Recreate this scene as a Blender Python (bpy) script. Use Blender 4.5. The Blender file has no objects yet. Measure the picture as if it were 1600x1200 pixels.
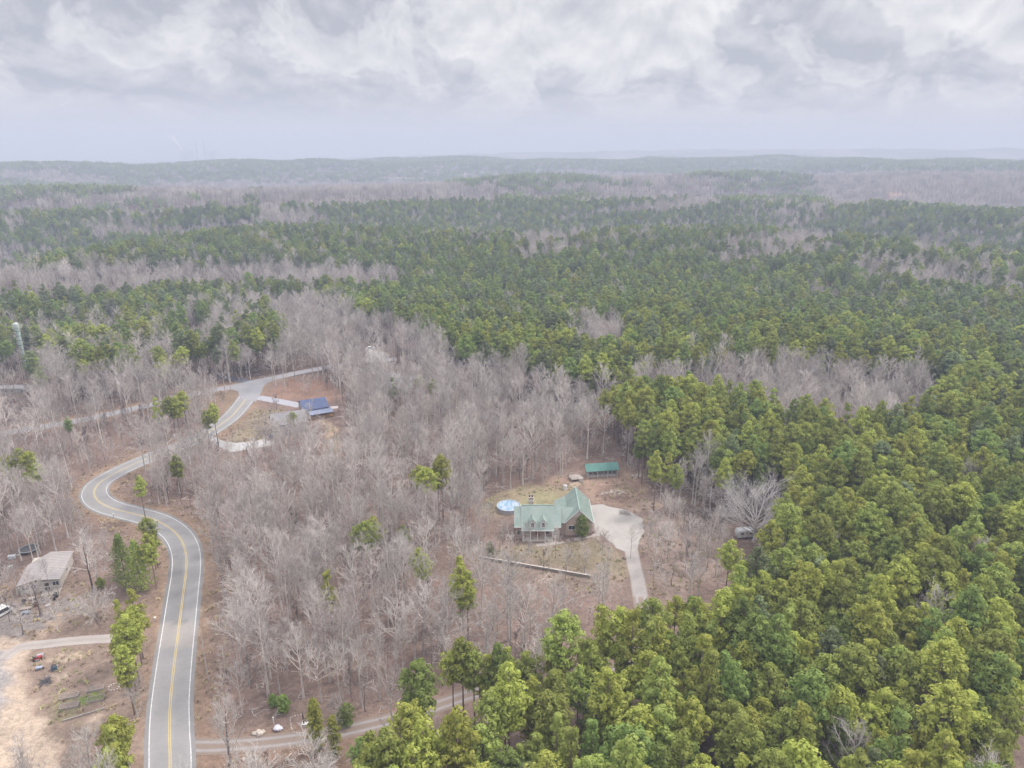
import bpy, bmesh, math, random
import numpy as np
from mathutils import Vector, Matrix
SC = bpy.context.scene
COL = SC.collection
# ------------------------------------------------------------------ camera, sky, sun, exposure
CAM_H = 105.0
PITCH = math.radians(18.45)
FPX = 1109.0                      # focal length in photo pixels (photo 1600 wide)
cd = bpy.data.cameras.new("camera"); cam = bpy.data.objects.new("camera", cd); COL.objects.link(cam)
cd.sensor_width = 36.0; cd.lens = FPX / 1600.0 * 36.0; cd.clip_start = 1.0; cd.clip_end = 60000.0
cam.location = (0, 0, CAM_H); cam.rotation_euler = (math.pi / 2 - PITCH, 0, 0)
SC.camera = cam
SUN_ELEV = math.radians(52); SUN_AZ = math.radians(62)     # azimuth clockwise from +Y
sd = bpy.data.lights.new("sun", 'SUN'); sun = bpy.data.objects.new("sun", sd); COL.objects.link(sun)
sd.energy = 2.3; sd.angle = math.radians(10); sd.color = (1.0, 0.95, 0.88)
sv = Vector((math.sin(SUN_AZ) * math.cos(SUN_ELEV), math.cos(SUN_AZ) * math.cos(SUN_ELEV), math.sin(SUN_ELEV)))
sun.rotation_euler = (-sv).to_track_quat('-Z', 'Y').to_euler()
SC.view_settings.view_transform = 'Standard'; SC.view_settings.look = 'None'
SC.view_settings.exposure = 0.53; SC.view_settings.gamma = 1.0
SC.render.engine = 'CYCLES'
cy = SC.cycles
cy.max_bounces = 4; cy.diffuse_bounces = 2; cy.glossy_bounces = 1; cy.transmission_bounces = 2; cy.volume_bounces = 1
cy.transparent_max_bounces = 8; cy.caustics_reflective = False; cy.caustics_refractive = False

class NT:
    """small helper for node trees"""
    def __init__(s, tree): s.t = tree
    def n(s, typ, **kw):
        nd = s.t.nodes.new(typ)
        for k, v in kw.items(): setattr(nd, k, v)
        return nd
    def put(s, sock, v):
        if isinstance(v, bpy.types.NodeSocket): s.t.links.new(v, sock)
        else: sock.default_value = v
    def m(s, op, a, b=0.0, c=None, clamp=False):
        nd = s.n('ShaderNodeMath', operation=op, use_clamp=clamp)
        s.put(nd.inputs[0], a); s.put(nd.inputs[1], b)
        if c is not None: s.put(nd.inputs[2], c)
        return nd.outputs[0]
    def ss(s, v, a, b):
        nd = s.n('ShaderNodeMapRange', interpolation_type='SMOOTHSTEP')
        s.put(nd.inputs[0], v); nd.inputs[1].default_value = a; nd.inputs[2].default_value = b
        return nd.outputs[0]
    def mix(s, f, a, b, typ='MIX'):
        nd = s.n('ShaderNodeMix', data_type='RGBA', blend_type=typ)
        s.put(nd.inputs[0], f); s.put(nd.inputs[6], a); s.put(nd.inputs[7], b)
        return nd.outputs[2]
    def noise(s, vec, scale, detail=4, rough=0.5, dist=0.0):
        nd = s.n('ShaderNodeTexNoise')
        if vec is not None: s.t.links.new(vec, nd.inputs['Vector'])
        nd.inputs['Scale'].default_value = scale; nd.inputs['Detail'].default_value = detail
        nd.inputs['Roughness'].default_value = rough; nd.inputs['Distortion'].default_value = dist
        return nd.outputs[0]
def C4(c): return (c[0], c[1], c[2], 1.0)

W = bpy.data.worlds.new("World"); SC.world = W; W.use_nodes = True
def build_world():
    t = W.node_tree; t.nodes.clear(); g = NT(t)
    out = g.n('ShaderNodeOutputWorld')
    sky = g.n('ShaderNodeTexSky', sky_type='NISHITA', sun_disc=False)
    sky.sun_elevation = SUN_ELEV; sky.sun_rotation = SUN_AZ; sky.altitude = 300; sky.dust_density = 3.0
    tc = g.n('ShaderNodeTexCoord'); sep = g.n('ShaderNodeSeparateXYZ'); t.links.new(tc.outputs['Generated'], sep.inputs[0])
    x, y, z = sep.outputs[0], sep.outputs[1], sep.outputs[2]
    zc = g.m('MAXIMUM', z, 0.0)
    den = g.m('ADD', zc, 0.17)
    px = g.m('MULTIPLY', g.m('ARCTAN2', x, y), 7.5); py = g.m('DIVIDE', 0.93, den)       # clouds laid in rings round the horizon
    def vec(dx, dy, sx=1.0, sy=1.0):
        c = g.n('ShaderNodeCombineXYZ')
        g.put(c.inputs[0], g.m('MULTIPLY_ADD', px, sx, dx)); g.put(c.inputs[1], g.m('MULTIPLY_ADD', py, sy, dy)); c.inputs[2].default_value = 3.7
        return c.outputs[0]
    SKY_DX, SKY_DY = 3.1, 2.2
    def dens(dy, det): return g.noise(vec(SKY_DX, SKY_DY + dy, 1.35, 1.1), 1.0, det, 0.56, 0.25)
    d1 = dens(0.0, 7); d2 = dens(-0.2, 5)
    big = g.noise(vec(8.3, 1.1, 0.5, 1.0), 0.5, 2, 0.5)
    grey = g.ss(g.m('MULTIPLY_ADD', g.m('SUBTRACT', big, 0.5), 0.8, d1), 0.462, 0.54)          # thick cloud seen from below
    rim = g.m('MULTIPLY', g.m('SUBTRACT', d1, d2), 2.6)                                          # billow tops catch the light, bases do not
    vv = g.m('ADD', g.m('SUBTRACT', 0.66, g.m('MULTIPLY', grey, 0.52)), rim, clamp=True)
    cloud = g.mix(vv, C4((0.375, 0.382, 0.425)), C4((0.79, 0.78, 0.775)))
    hor = g.ss(zc, 0.072, 0.018)
    cloud = g.mix(hor, cloud, C4((0.560, 0.562, 0.605)))
    up = g.m('MULTIPLY_ADD', g.ss(z, 0.18, 0.8), 2.0, 0.87)
    b1 = g.n('ShaderNodeBackground'); t.links.new(sky.outputs[0], b1.inputs[0]); b1.inputs[1].default_value = 0.1
    b2 = g.n('ShaderNodeBackground'); t.links.new(cloud, b2.inputs[0]); t.links.new(up, b2.inputs[1])
    mx = g.n('ShaderNodeMixShader'); mx.inputs[0].default_value = 0.94
    t.links.new(b1.outputs[0], mx.inputs[1]); t.links.new(b2.outputs[0], mx.inputs[2]); t.links.new(mx.outputs[0], out.inputs[0])
build_world()
W.cycles.sampling_method = 'MANUAL'; W.cycles.sample_map_resolution = 512

# ------------------------------------------------------------------ photo pixel <-> ground
cP, sP = math.cos(PITCH), math.sin(PITCH)
def project(x, y, z):
    dep = y * cP + (CAM_H - z) * sP
    return 800 + FPX * x / dep, 600 + FPX * ((CAM_H - z) * cP - y * sP) / dep, dep
def at(u, v, z=0.0):
    x = (u - 800) / FPX; q = (v - 600) / FPX
    d = (x, cP - q * sP, -sP - q * cP); t = (z - CAM_H) / d[2]
    return d[0] * t, d[1] * t
def angle_of_row(v): return PITCH + math.atan((v - 600) / FPX)

# ------------------------------------------------------------------ terrain height
def wob(x, y, L, seed):
    """smooth pseudo noise in -1..1, features about L metres"""
    rs = random.Random(seed); s = 0
    for k in range(6):
        a = rs.uniform(0, 6.28); f = 2 * math.pi / (L * rs.uniform(0.6, 1.6)); s = s + np.sin((x * math.cos(a) + y * math.sin(a)) * f + rs.uniform(0, 6.28))
    return s / 3.2

CREST_U = np.array([-600., 0, 400, 800, 1200, 1600, 2200])
def crest(rows, ground, tree=20.0):
    """distance of a wooded crest whose tree tops show at these photo rows, at these ground heights"""
    return np.array([(CAM_H - g - tree) / math.tan(angle_of_row(v)) for v, g in zip(rows, ground)])
SHELLS = []
for rows, ground in (([394, 394, 347, 370, 350, 372, 372], [3, 3, 8, 4, 7, 3, 3]),
                     ([312, 312, 319, 306, 301, 318, 318], [10, 10, 8, 12, 14, 9, 9]),
                     ([284, 284, 292, 276, 266, 262, 262], [22, 22, 18, 24, 30, 34, 34]),
                     ([254.5, 254, 250.5, 249, 247, 250, 250], [30, 30, 33, 35, 40, 45, 45])):
    SHELLS.append((crest(rows, ground), np.array(ground, float)))
FAR_D = np.full(7, 6800.0)
FAR_Z = np.array([-45., -45, -30, 50, 84, 86, 80])
SHELLS.append((FAR_D, FAR_Z))
def height(x, y, hollow=False):
    x = np.asarray(x, float); y = np.asarray(y, float)
    r0 = np.hypot(x, y); r = r0 * (1 + np.clip((r0 - 420) / 500, 0, 1) * (0.035 * wob(x, y, 520, 71) + 0.035 * wob(x, y, 1500, 72)))
    val = np.zeros_like(r)
    dep = np.maximum(y * cP + CAM_H * sP, 1.0)
    u = np.where(y > 0, 800 + FPX * x / dep, np.where(x > 0, 2200, -600)); u = np.clip(u, -600, 2200)
    ds = [np.full_like(r, 330.0)] ; zs = [np.zeros_like(r)]
    prev_d, prev_z = ds[0], zs[0]
    for k, (D, Z) in enumerate(SHELLS):
        d = np.interp(u, CREST_U, D); z = np.interp(u, CREST_U, Z)
        dv = 0.5 * (prev_d + d); drop = (14, 36, 44, 50, 52)[k]
        zv = np.minimum(prev_z, z) - drop
        if k == 0: zv = np.full_like(r, -11.0)
        if k: val = np.maximum(val, np.exp(-(((r - prev_d) / np.maximum(d - prev_d, 1) - 0.52) / 0.17) ** 2))
        ds += [dv, d]; zs += [zv, z]; prev_d, prev_z = d, z
    ds += [np.full_like(r, 11500.0), np.full_like(r, 26000.0)]; zs += [np.full_like(r, -70.0), np.full_like(r, -70.0)]
    h = np.where(r < 330, 0.0, -70.0)
    for i in range(len(ds) - 1):
        t = np.clip((r - ds[i]) / np.maximum(ds[i + 1] - ds[i], 1), 0, 1); s = t * t * (3 - 2 * t)
        inside = (r >= ds[i]) & (r < ds[i + 1])
        h = np.where(inside, zs[i] + (zs[i + 1] - zs[i]) * s, h)
    amp = np.clip((r - 420) / 900, 0, 1) * np.clip(r / 4000, 0.3, 1.0) * np.clip((14000 - r) / 4000, 0, 1)
    wv = np.zeros_like(r); rs = random.Random(5)
    for L in (900, 760, 620, 480, 400, 330, 260):
        a = rs.uniform(0, math.pi * 2); ph = rs.uniform(0, 6.28)
        wv += np.sin((x * math.cos(a) + y * math.sin(a)) * 2 * math.pi / L + ph) * L / 900
    h = h + wv * amp * 6.0
    for (mu, md, mh, mw) in ((595, 17000, 95, 330), (420, 15500, 45, 800), (120, 16000, 40, 1200), (880, 18500, 60, 900)):
        a = math.atan((mu - 800) / FPX / 1.0 * 0.95)
        cx, cy_ = md * math.sin(a), md * math.cos(a)
        h = h + mh * np.exp(-((x - cx) ** 2 + ((y - cy_) * 0.5) ** 2) / (mw * mw))
    return (h, val, wv) if hollow else h
def h1(x, y): return float(height(np.array([x]), np.array([y]))[0])

def catmull(pts, step=1.5):
    P = [Vector(p) for p in pts]; P = [P[0] * 2 - P[1]] + P + [P[-1] * 2 - P[-2]]; out = []
    for i in range(1, len(P) - 2):
        a, b, c, d = P[i - 1:i + 3]; n = max(2, int((c - b).length / step))
        for k in range(n):
            t = k / n
            out.append(0.5 * ((2 * b) + (c - a) * t + (2 * a - 5 * b + 4 * c - d) * t * t + (3 * b - a - 3 * c + d) * t ** 3))
    out.append(P[-2]); return out
def world_line(px, step=1.5): return catmull([at(u, v) for u, v in px], step)
def world_poly(px): return np.array([at(u, v) for u, v in px])
def in_poly(x, y, poly):
    x = np.asarray(x, float); y = np.asarray(y, float); inside = np.zeros(x.shape, bool); n = len(poly)
    for i in range(n):
        x0, y0 = poly[i]; x1, y1 = poly[(i + 1) % n]
        c = ((y0 > y) != (y1 > y)) & (x < (x1 - x0) * (y - y0) / ((y1 - y0) if y1 != y0 else 1e-9) + x0)
        inside ^= c
    return inside
def dist_line(x, y, pts, closed=False):
    d = np.full(np.shape(x), 1e9); n = len(pts)
    for i in range(n if closed else n - 1):
        ax, ay = pts[i][0], pts[i][1]; bx, by = pts[(i + 1) % n][0], pts[(i + 1) % n][1]
        L = (bx - ax) ** 2 + (by - ay) ** 2 + 1e-9
        t = np.clip(((x - ax) * (bx - ax) + (y - ay) * (by - ay)) / L, 0, 1)
        d = np.minimum(d, np.hypot(x - ax - t * (bx - ax), y - ay - t * (by - ay)))
    return d
# ------------------------------------------------------------------ materials
MATS = {}
def mat(name, col, col2=None, scale=1.0, rough=0.8, detail=5, bump=0.0, metal=0.0, coord='Object', stretch=(1, 1, 1), spec=0.3, contrast=(0.35, 0.65), vary=0.0):
    if name in MATS: return MATS[name]
    m = bpy.data.materials.new(name); m.use_nodes = True; t = m.node_tree; g = NT(t); b = t.nodes['Principled BSDF']
    b.inputs['Roughness'].default_value = rough; b.inputs['Metallic'].default_value = metal; b.inputs['Specular IOR Level'].default_value = spec
    tc = g.n('ShaderNodeTexCoord'); mp = g.n('ShaderNodeMapping'); mp.inputs['Scale'].default_value = stretch
    t.links.new(tc.outputs[coord], mp.inputs[0])
    c = None
    if col2 is not None or bump:
        nz = g.noise(mp.outputs[0], scale, detail, 0.6)
    if col2 is not None: c = g.mix(g.ss(nz, *contrast), C4(col), C4(col2))
    if vary:
        oi = g.n('ShaderNodeObjectInfo'); k = g.m('MULTIPLY_ADD', oi.outputs['Random'], 2 * vary, 1 - vary)
        hsv = g.n('ShaderNodeHueSaturation'); g.put(hsv.inputs['Color'], c if c is not None else C4(col)); g.put(hsv.inputs['Value'], k); c = hsv.outputs[0]
    g.put(b.inputs['Base Color'], c if c is not None else C4(col))
    if bump:
        bp = g.n('ShaderNodeBump'); bp.inputs['Strength'].default_value = bump; bp.inputs['Distance'].default_value = 0.05
        t.links.new(nz, bp.inputs['Height']); t.links.new(bp.outputs[0], b.inputs['Normal'])
    MATS[name] = m; return m
def ground_mat():
    m = bpy.data.materials.new("ground"); m.use_nodes = True; t = m.node_tree; g = NT(t); b = t.nodes['Principled BSDF']
    b.inputs['Roughness'].default_value = 0.95; b.inputs['Specular IOR Level'].default_value = 0.1
    at_ = g.n('ShaderNodeAttribute', attribute_name='col'); geo = g.n('ShaderNodeNewGeometry')
    n1 = g.noise(geo.outputs['Position'], 0.09, 5, 0.6); n2 = g.noise(geo.outputs['Position'], 0.9, 5, 0.7); n3 = g.noise(geo.outputs['Position'], 3.2, 6, 0.75)
    v = g.m('ADD', g.m('MULTIPLY', n1, 0.7), g.m('ADD', g.m('MULTIPLY', n2, 0.9), g.m('MULTIPLY', n3, 1.0)))
    v = g.m('MULTIPLY_ADD', v, 1.7, -1.21)
    hsv = g.n('ShaderNodeHueSaturation'); t.links.new(at_.outputs[0], hsv.inputs['Color']); t.links.new(v, hsv.inputs['Value'])
    t.links.new(hsv.outputs[0], b.inputs['Base Color'])
    bp = g.n('ShaderNodeBump'); bp.inputs['Strength'].default_value = 0.5; bp.inputs['Distance'].default_value = 0.25
    t.links.new(n2, bp.inputs['Height']); t.links.new(bp.outputs[0], b.inputs['Normal'])
    return m
def attr_mat(name, rough=0.9, noise=0.35, scale=1.5):
    if name in MATS: return MATS[name]
    m = bpy.data.materials.new(name); m.use_nodes = True; t = m.node_tree; g = NT(t); b = t.nodes['Principled BSDF']
    b.inputs['Roughness'].default_value = rough; b.inputs['Specular IOR Level'].default_value = 0.2
    at_ = g.n('ShaderNodeAttribute', attribute_name='col'); geo = g.n('ShaderNodeNewGeometry')
    n2 = g.noise(geo.outputs['Position'], scale, 6, 0.7); n1 = g.noise(geo.outputs['Position'], scale * 0.13, 3, 0.5)
    v = g.m('MULTIPLY_ADD', g.m('ADD', n1, n2), noise, 1 - noise)
    hsv = g.n('ShaderNodeHueSaturation'); t.links.new(at_.outputs[0], hsv.inputs['Color']); t.links.new(v, hsv.inputs['Value'])
    t.links.new(hsv.outputs[0], b.inputs['Base Color']); MATS[name] = m; return m
def leaf_mat(name, a, b2, dark=0.75):
    if name in MATS: return MATS[name]
    m = bpy.data.materials.new(name); m.use_nodes = True; t = m.node_tree; t.nodes.clear(); g = NT(t)
    out = g.n('ShaderNodeOutputMaterial'); geo = g.n('ShaderNodeNewGeometry'); oi = g.n('ShaderNodeObjectInfo')
    tc = g.n('ShaderNodeTexCoord')
    n = g.noise(tc.outputs['Object'], 0.55, 3, 0.6); isl = geo.outputs['Random Per Island']
    f = g.m('ADD', g.m('MULTIPLY', g.ss(n, 0.3, 0.7), 0.6), g.m('MULTIPLY', isl, 0.4))
    c = g.mix(f, C4(a), C4(b2))
    hsv = g.n('ShaderNodeHueSaturation'); t.links.new(c, hsv.inputs['Color'])
    g.put(hsv.inputs['Value'], g.m('MULTIPLY_ADD', oi.outputs['Random'], 0.5, dark)); g.put(hsv.inputs['Hue'], g.m('MULTIPLY_ADD', oi.outputs['Random'], 0.026, 0.493))
    d = g.n('ShaderNodeBsdfDiffuse'); tr = g.n('ShaderNodeBsdfTranslucent'); mx = g.n('ShaderNodeMixShader'); mx.inputs[0].default_value = 0.33
    t.links.new(hsv.outputs[0], d.inputs[0]); t.links.new(hsv.outputs[0], tr.inputs[0]); t.links.new(d.outputs[0], mx.inputs[1]); t.links.new(tr.outputs[0], mx.inputs[2])
    t.links.new(mx.outputs[0], out.inputs[0]); MATS[name] = m; return m
def bark_mat(name, a, b2):
    return mat(name, a, b2, scale=0.6, rough=0.95, detail=3, spec=0.1, stretch=(1, 1, 0.4), vary=0.26)

# ------------------------------------------------------------------ mesh and object helpers
class MB:
    def __init__(s): s.v = []; s.f = []; s.mi = []
    def face(s, pts, mi=0):
        b = len(s.v); s.v += [tuple(p) for p in pts]; s.f.append(tuple(range(b, b + len(pts)))); s.mi.append(mi)
    def box(s, x0, x1, y0, y1, z0, z1, mi=0):
        b = len(s.v); s.v += [(x, y, z) for z in (z0, z1) for y in (y0, y1) for x in (x0, x1)]
        for q in ((0, 2, 3, 1), (4, 5, 7, 6), (0, 1, 5, 4), (2, 6, 7, 3), (0, 4, 6, 2), (1, 3, 7, 5)): s.f.append(tuple(b + i for i in q)); s.mi.append(mi)
    def prism(s, pts, axis, a0, a1, mi=0):
        """extrude a 2-D outline along axis 'x' or 'y' (outline gives the other two) or 'z'"""
        def P(p, a): return (a, p[0], p[1]) if axis == 'x' else ((p[0], a, p[1]) if axis == 'y' else (p[0], p[1], a))
        b = len(s.v); n = len(pts); s.v += [P(p, a0) for p in pts] + [P(p, a1) for p in pts]
        s.f.append(tuple(range(b, b + n))); s.f.append(tuple(range(b + 2 * n - 1, b + n - 1, -1))); s.mi += [mi, mi]
        for i in range(n): j = (i + 1) % n; s.f.append((b + i, b + n + i, b + n + j, b + j)); s.mi.append(mi)
    def tube(s, p0, p1, r0, r1, n=6, mi=0, caps=True):
        p0 = Vector(p0); p1 = Vector(p1); d = (p1 - p0)
        if d.length < 1e-6: return
        d.normalize(); a = d.orthogonal().normalized(); c = d.cross(a); b = len(s.v)
        for p, r in ((p0, r0), (p1, r1)):
            for k in range(n):
                t = 2 * math.pi * k / n; s.v.append(tuple(p + (a * math.cos(t) + c * math.sin(t)) * r))
        for k in range(n): j = (k + 1) % n; s.f.append((b + k, b + j, b + n + j, b + n + k)); s.mi.append(mi)
        if caps: s.f.append(tuple(range(b + n - 1, b - 1, -1))); s.f.append(tuple(range(b + n, b + 2 * n))); s.mi += [mi, mi]
    def path(s, pts, rs, n=5, mi=0):
        """one continuous tapered limb"""
        b = len(s.v); P = [Vector(p) for p in pts]; ref = None
        for i, p in enumerate(P):
            d = (P[min(i + 1, len(P) - 1)] - P[max(i - 1, 0)]).normalized()
            a = (d.orthogonal() if ref is None else ref - d * ref.dot(d)).normalized(); ref = a; c = d.cross(a)
            for k in range(n):
                t = 2 * math.pi * k / n; s.v.append(tuple(p + (a * math.cos(t) + c * math.sin(t)) * rs[i]))
        for i in range(len(P) - 1):
            for k in range(n): j = (k + 1) % n; o = b + i * n; s.f.append((o + k, o + j, o + n + j, o + n + k)); s.mi.append(mi)
    def lathe(s, prof, n=24, mi=0, cx=0, cy=0):
        b = len(s.v)
        for r, z in prof:
            for k in range(n): t = 2 * math.pi * k / n; s.v.append((cx + r * math.cos(t), cy + r * math.sin(t), z))
        for i in range(len(prof) - 1):
            for k in range(n): j = (k + 1) % n; s.f.append((b + i * n + k, b + i * n + j, b + (i + 1) * n + j, b + (i + 1) * n + k)); s.mi.append(mi)
    def blob(s, c, r, seed=0, mi=0, n=8, m=5, sq=0.7):
        rs = random.Random(seed); b = len(s.v)
        for i in range(m + 1):
            th = math.pi * i / m
            for k in range(n):
                t = 2 * math.pi * k / n; q = r * rs.uniform(0.78, 1.2)
                s.v.append((c[0] + q * math.sin(th) * math.cos(t), c[1] + q * math.sin(th) * math.sin(t), c[2] + q * sq * math.cos(th)))
        for i in range(m):
            for k in range(n): j = (k + 1) % n; s.f.append((b + i * n + k, b + (i + 1) * n + k, b + (i + 1) * n + j, b + i * n + j)); s.mi.append(mi)
    def mesh(s, name, mats, smooth=False):
        me = bpy.data.meshes.new(name); me.from_pydata(s.v, [], s.f)
        for m in (mats if isinstance(mats, (list, tuple)) else [mats]): me.materials.append(m)
        me.polygons.foreach_set('material_index', s.mi)
        if smooth: me.polygons.foreach_set('use_smooth', [True] * len(s.f))
        me.update(); return me
    def build(s, name, mats, parent=None, smooth=False): return link(name, s.mesh(name, mats, smooth), parent)
def link(name, me, parent=None):
    o = bpy.data.objects.new(name, me); COL.objects.link(o)
    if parent is not None: o.parent = parent
    return o
def tag(o, label=None, cat=None, group=None, kind=None):
    if label: o['label'] = label
    if cat: o['category'] = cat
    if group: o['group'] = group
    if kind: o['kind'] = kind
    return o
def empty(name, loc, rz=0.0, label=None, cat=None, group=None):
    o = bpy.data.objects.new(name, None); COL.objects.link(o); o.location = loc; o.rotation_euler = (0, 0, rz); o.empty_display_size = 0.5
    return tag(o, label, cat, group)
def copy_tree(o, parent=None):
    c = o.copy(); COL.objects.link(c)
    if parent is not None: c.parent = parent
    for ch in list(o.children): copy_tree(ch, c)
    return c
# ------------------------------------------------------------------ site plan (photo pixels on the ground)
ROAD = [(258, 1300), (264, 1230), (266, 1190), (265, 1150), (266, 1100), (272, 1040), (279, 985), (286, 930), (291, 890), (290, 862), (280, 839), (262, 823), (238, 811), (205, 802),
        (175, 794), (155, 784), (147, 771), (153, 757), (170, 745), (195, 732), (222, 720), (262, 704), (305, 688), (335, 670), (360, 652), (378, 632), (391, 613), (397, 601)]
SIDE = [(-120, 700), (-60, 690), (0, 678), (60, 668), (120, 658), (190, 643), (250, 629), (320, 612), (360, 605), (400, 598), (440, 588), (500, 576), (560, 566), (620, 561)]
PAD = [(922, 789), (942, 789), (970, 795), (989, 802), (1005, 813), (1007, 826), (1003, 838), (998, 848), (996, 861), (973, 861), (965, 857), (947, 841), (933, 833), (927, 819)]
DRIVE = [(985, 852), (990, 880), (996, 905), (1001, 935), (1004, 962), (998, 1000), (975, 1040), (920, 1072), (860, 1085), (800, 1086), (750, 1082), (700, 1097), (640, 1117), (560, 1137), (500, 1149), (420, 1160), (340, 1166), (296, 1166)]
WALK = [(838, 852), (871, 848), (905, 841), (936, 835)]
WHITE_DRIVE = [(322, 685), (332, 681), (350, 690), (367, 692), (395, 690), (425, 684), (433, 695), (396, 701), (362, 707), (340, 697)]
BARN_DRIVE = [(402, 621), (430, 626), (455, 631), (470, 634)]
BLACK_DRIVE = [(335, 586), (348, 588), (370, 593), (394, 598)]
FAR_LOT = [(568, 541), (585, 544), (604, 549), (608, 556), (585, 562), (560, 560), (572, 552)]
LANE = [(190, 997), (165, 998), (120, 1001), (75, 1006), (30, 1012), (5, 1030)]
HOUSE_FOOT = [(803, 856), (800, 800), (820, 775), (870, 765), (925, 770), (930, 850)]
POOL_FOOT = [(772, 776), (818, 776), (818, 806), (772, 806)]
SHED_FOOT = [(892, 722), (970, 722), (972, 750), (892, 757)]
YARD_BACK = [(755, 800), (758, 775), (790, 764), (840, 757), (880, 750), (905, 740), (975, 738), (1010, 765), (995, 792), (930, 800)]
YARD_LEFT = [(-60, 930), (20, 905), (100, 880), (128, 905), (150, 925), (178, 960), (185, 1000), (245, 990), (228, 1110), (200, 1220), (-60, 1220)]
LEAF = np.array((0.170, 0.120, 0.100))
PAINT = [  # outline, colour, feather in metres
    ([(985, 765), (1065, 775), (1125, 820), (1150, 850), (1140, 900), (1060, 935), (1012, 930), (1000, 860)], (0.235, 0.178, 0.150), 5),
    ([(690, 850), (800, 855), (930, 840), (965, 862), (990, 885), (985, 915), (900, 930), (780, 900)], (0.205, 0.158, 0.130), 4),
    ([(760, 868), (800, 852), (930, 840), (962, 860), (985, 885), (978, 900), (920, 893)], (0.185, 0.152, 0.105), 3),
    ([(750, 806), (752, 778), (790, 763), (840, 755), (888, 757), (905, 765), (880, 792), (805, 806)], (0.232, 0.190, 0.128), 3.5),
    ([(800, 790), (830, 768), (870, 768), (880, 785), (830, 800)], (0.228, 0.205, 0.122), 2.5),
    ([(838, 757), (900, 736), (1000, 735), (1022, 762), (990, 792), (925, 790), (905, 762)], (0.245, 0.172, 0.135), 4),
    ([(940, 770), (965, 764), (985, 768), (965, 775)], (0.410, 0.336, 0.271), 1.2), ([(1052, 800), (1068, 806), (1082, 826), (1068, 824)], (0.394, 0.312, 0.246), 1.5),
    ([(985, 741), (1005, 738), (1012, 748), (990, 752)], (0.328, 0.246, 0.189), 1.5), ([(885, 757), (900, 748), (912, 752), (898, 766)], (0.344, 0.271, 0.213), 1.2),
    ([(345, 690), (372, 668), (398, 638), (440, 640), (455, 655), (430, 686), (380, 692)], (0.205, 0.168, 0.123), 3),
    ([(342, 652), (385, 616), (372, 608), (345, 612), (300, 625), (320, 650)], (0.201, 0.146, 0.107), 3),
    ([(415, 612), (450, 595), (520, 590), (540, 630), (470, 628), (425, 622)], (0.213, 0.135, 0.102), 4),
    ([(500, 655), (525, 660), (536, 690), (530, 720), (512, 700)], (0.328, 0.246, 0.180), 3),
    (YARD_LEFT, (0.205, 0.152, 0.122), 5),
    ([(-60, 935), (10, 930), (60, 950), (110, 930), (128, 950), (70, 985), (30, 1000), (-60, 1000)], (0.193, 0.168, 0.156), 3),
    ([(-60, 990), (40, 997), (62, 1008), (45, 1032), (36, 1062), (48, 1090), (66, 1118), (88, 1145), (100, 1215), (-60, 1215)], (0.361, 0.287, 0.226), 2.2),
    ([(-60, 1015), (14, 1012), (20, 1060), (12, 1110), (-60, 1140)], (0.271, 0.246, 0.238), 2.5),
    ([(65, 1033), (95, 1022), (135, 1018), (132, 1028), (95, 1036)], (0.353, 0.279, 0.213), 1.0), ([(62, 985), (95, 958), (105, 962), (80, 990), (60, 1000)], (0.312, 0.238, 0.180), 1.5),
    ([(80, 1052), (100, 1050), (104, 1062), (85, 1066)], (0.312, 0.246, 0.197), 1.2), ([(125, 1130), (160, 1115), (170, 1135), (130, 1150)], (0.344, 0.271, 0.213), 1.5),
    ([(120, 1090), (140, 1085), (139, 1104), (122, 1102)], (0.131, 0.164, 0.049), 0.7), ([(142, 1082), (160, 1079), (158, 1087), (142, 1090)], (0.139, 0.180, 0.041), 0.5),
    ([(86, 1086), (118, 1078), (120, 1128), (80, 1125)], (0.189, 0.164, 0.098), 2.0),
    ([(305, 1138), (380, 1140), (470, 1128), (560, 1118), (640, 1100), (700, 1085), (700, 1120), (620, 1150), (560, 1230), (290, 1230)], (0.209, 0.143, 0.108), 3),
]
FAR_CLEAR = [([(575, 274.5), (640, 276), (690, 281.5), (688, 284), (650, 281), (575, 277)], (0.50, 0.42, 0.38)), ([(716, 267), (742, 271), (744, 274.5), (728, 276), (722, 271)], (0.50, 0.42, 0.37)),
             ([(1385, 297), (1430, 299), (1436, 306), (1388, 306)], (0.42, 0.28, 0.22)), ([(1283, 432), (1292, 430), (1306, 448), (1302, 464), (1297, 466)], (0.34, 0.17, 0.14)),
             ([(1318, 478), (1330, 475), (1335, 497), (1322, 499)], (0.32, 0.17, 0.14)), ([(1186, 431), (1212, 431), (1214, 440), (1190, 440)], (0.46, 0.36, 0.28)),
             ([(122, 327), (128, 327), (128, 330.5), (122, 330.5)], (0.6, 0.6, 0.6))]

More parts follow.
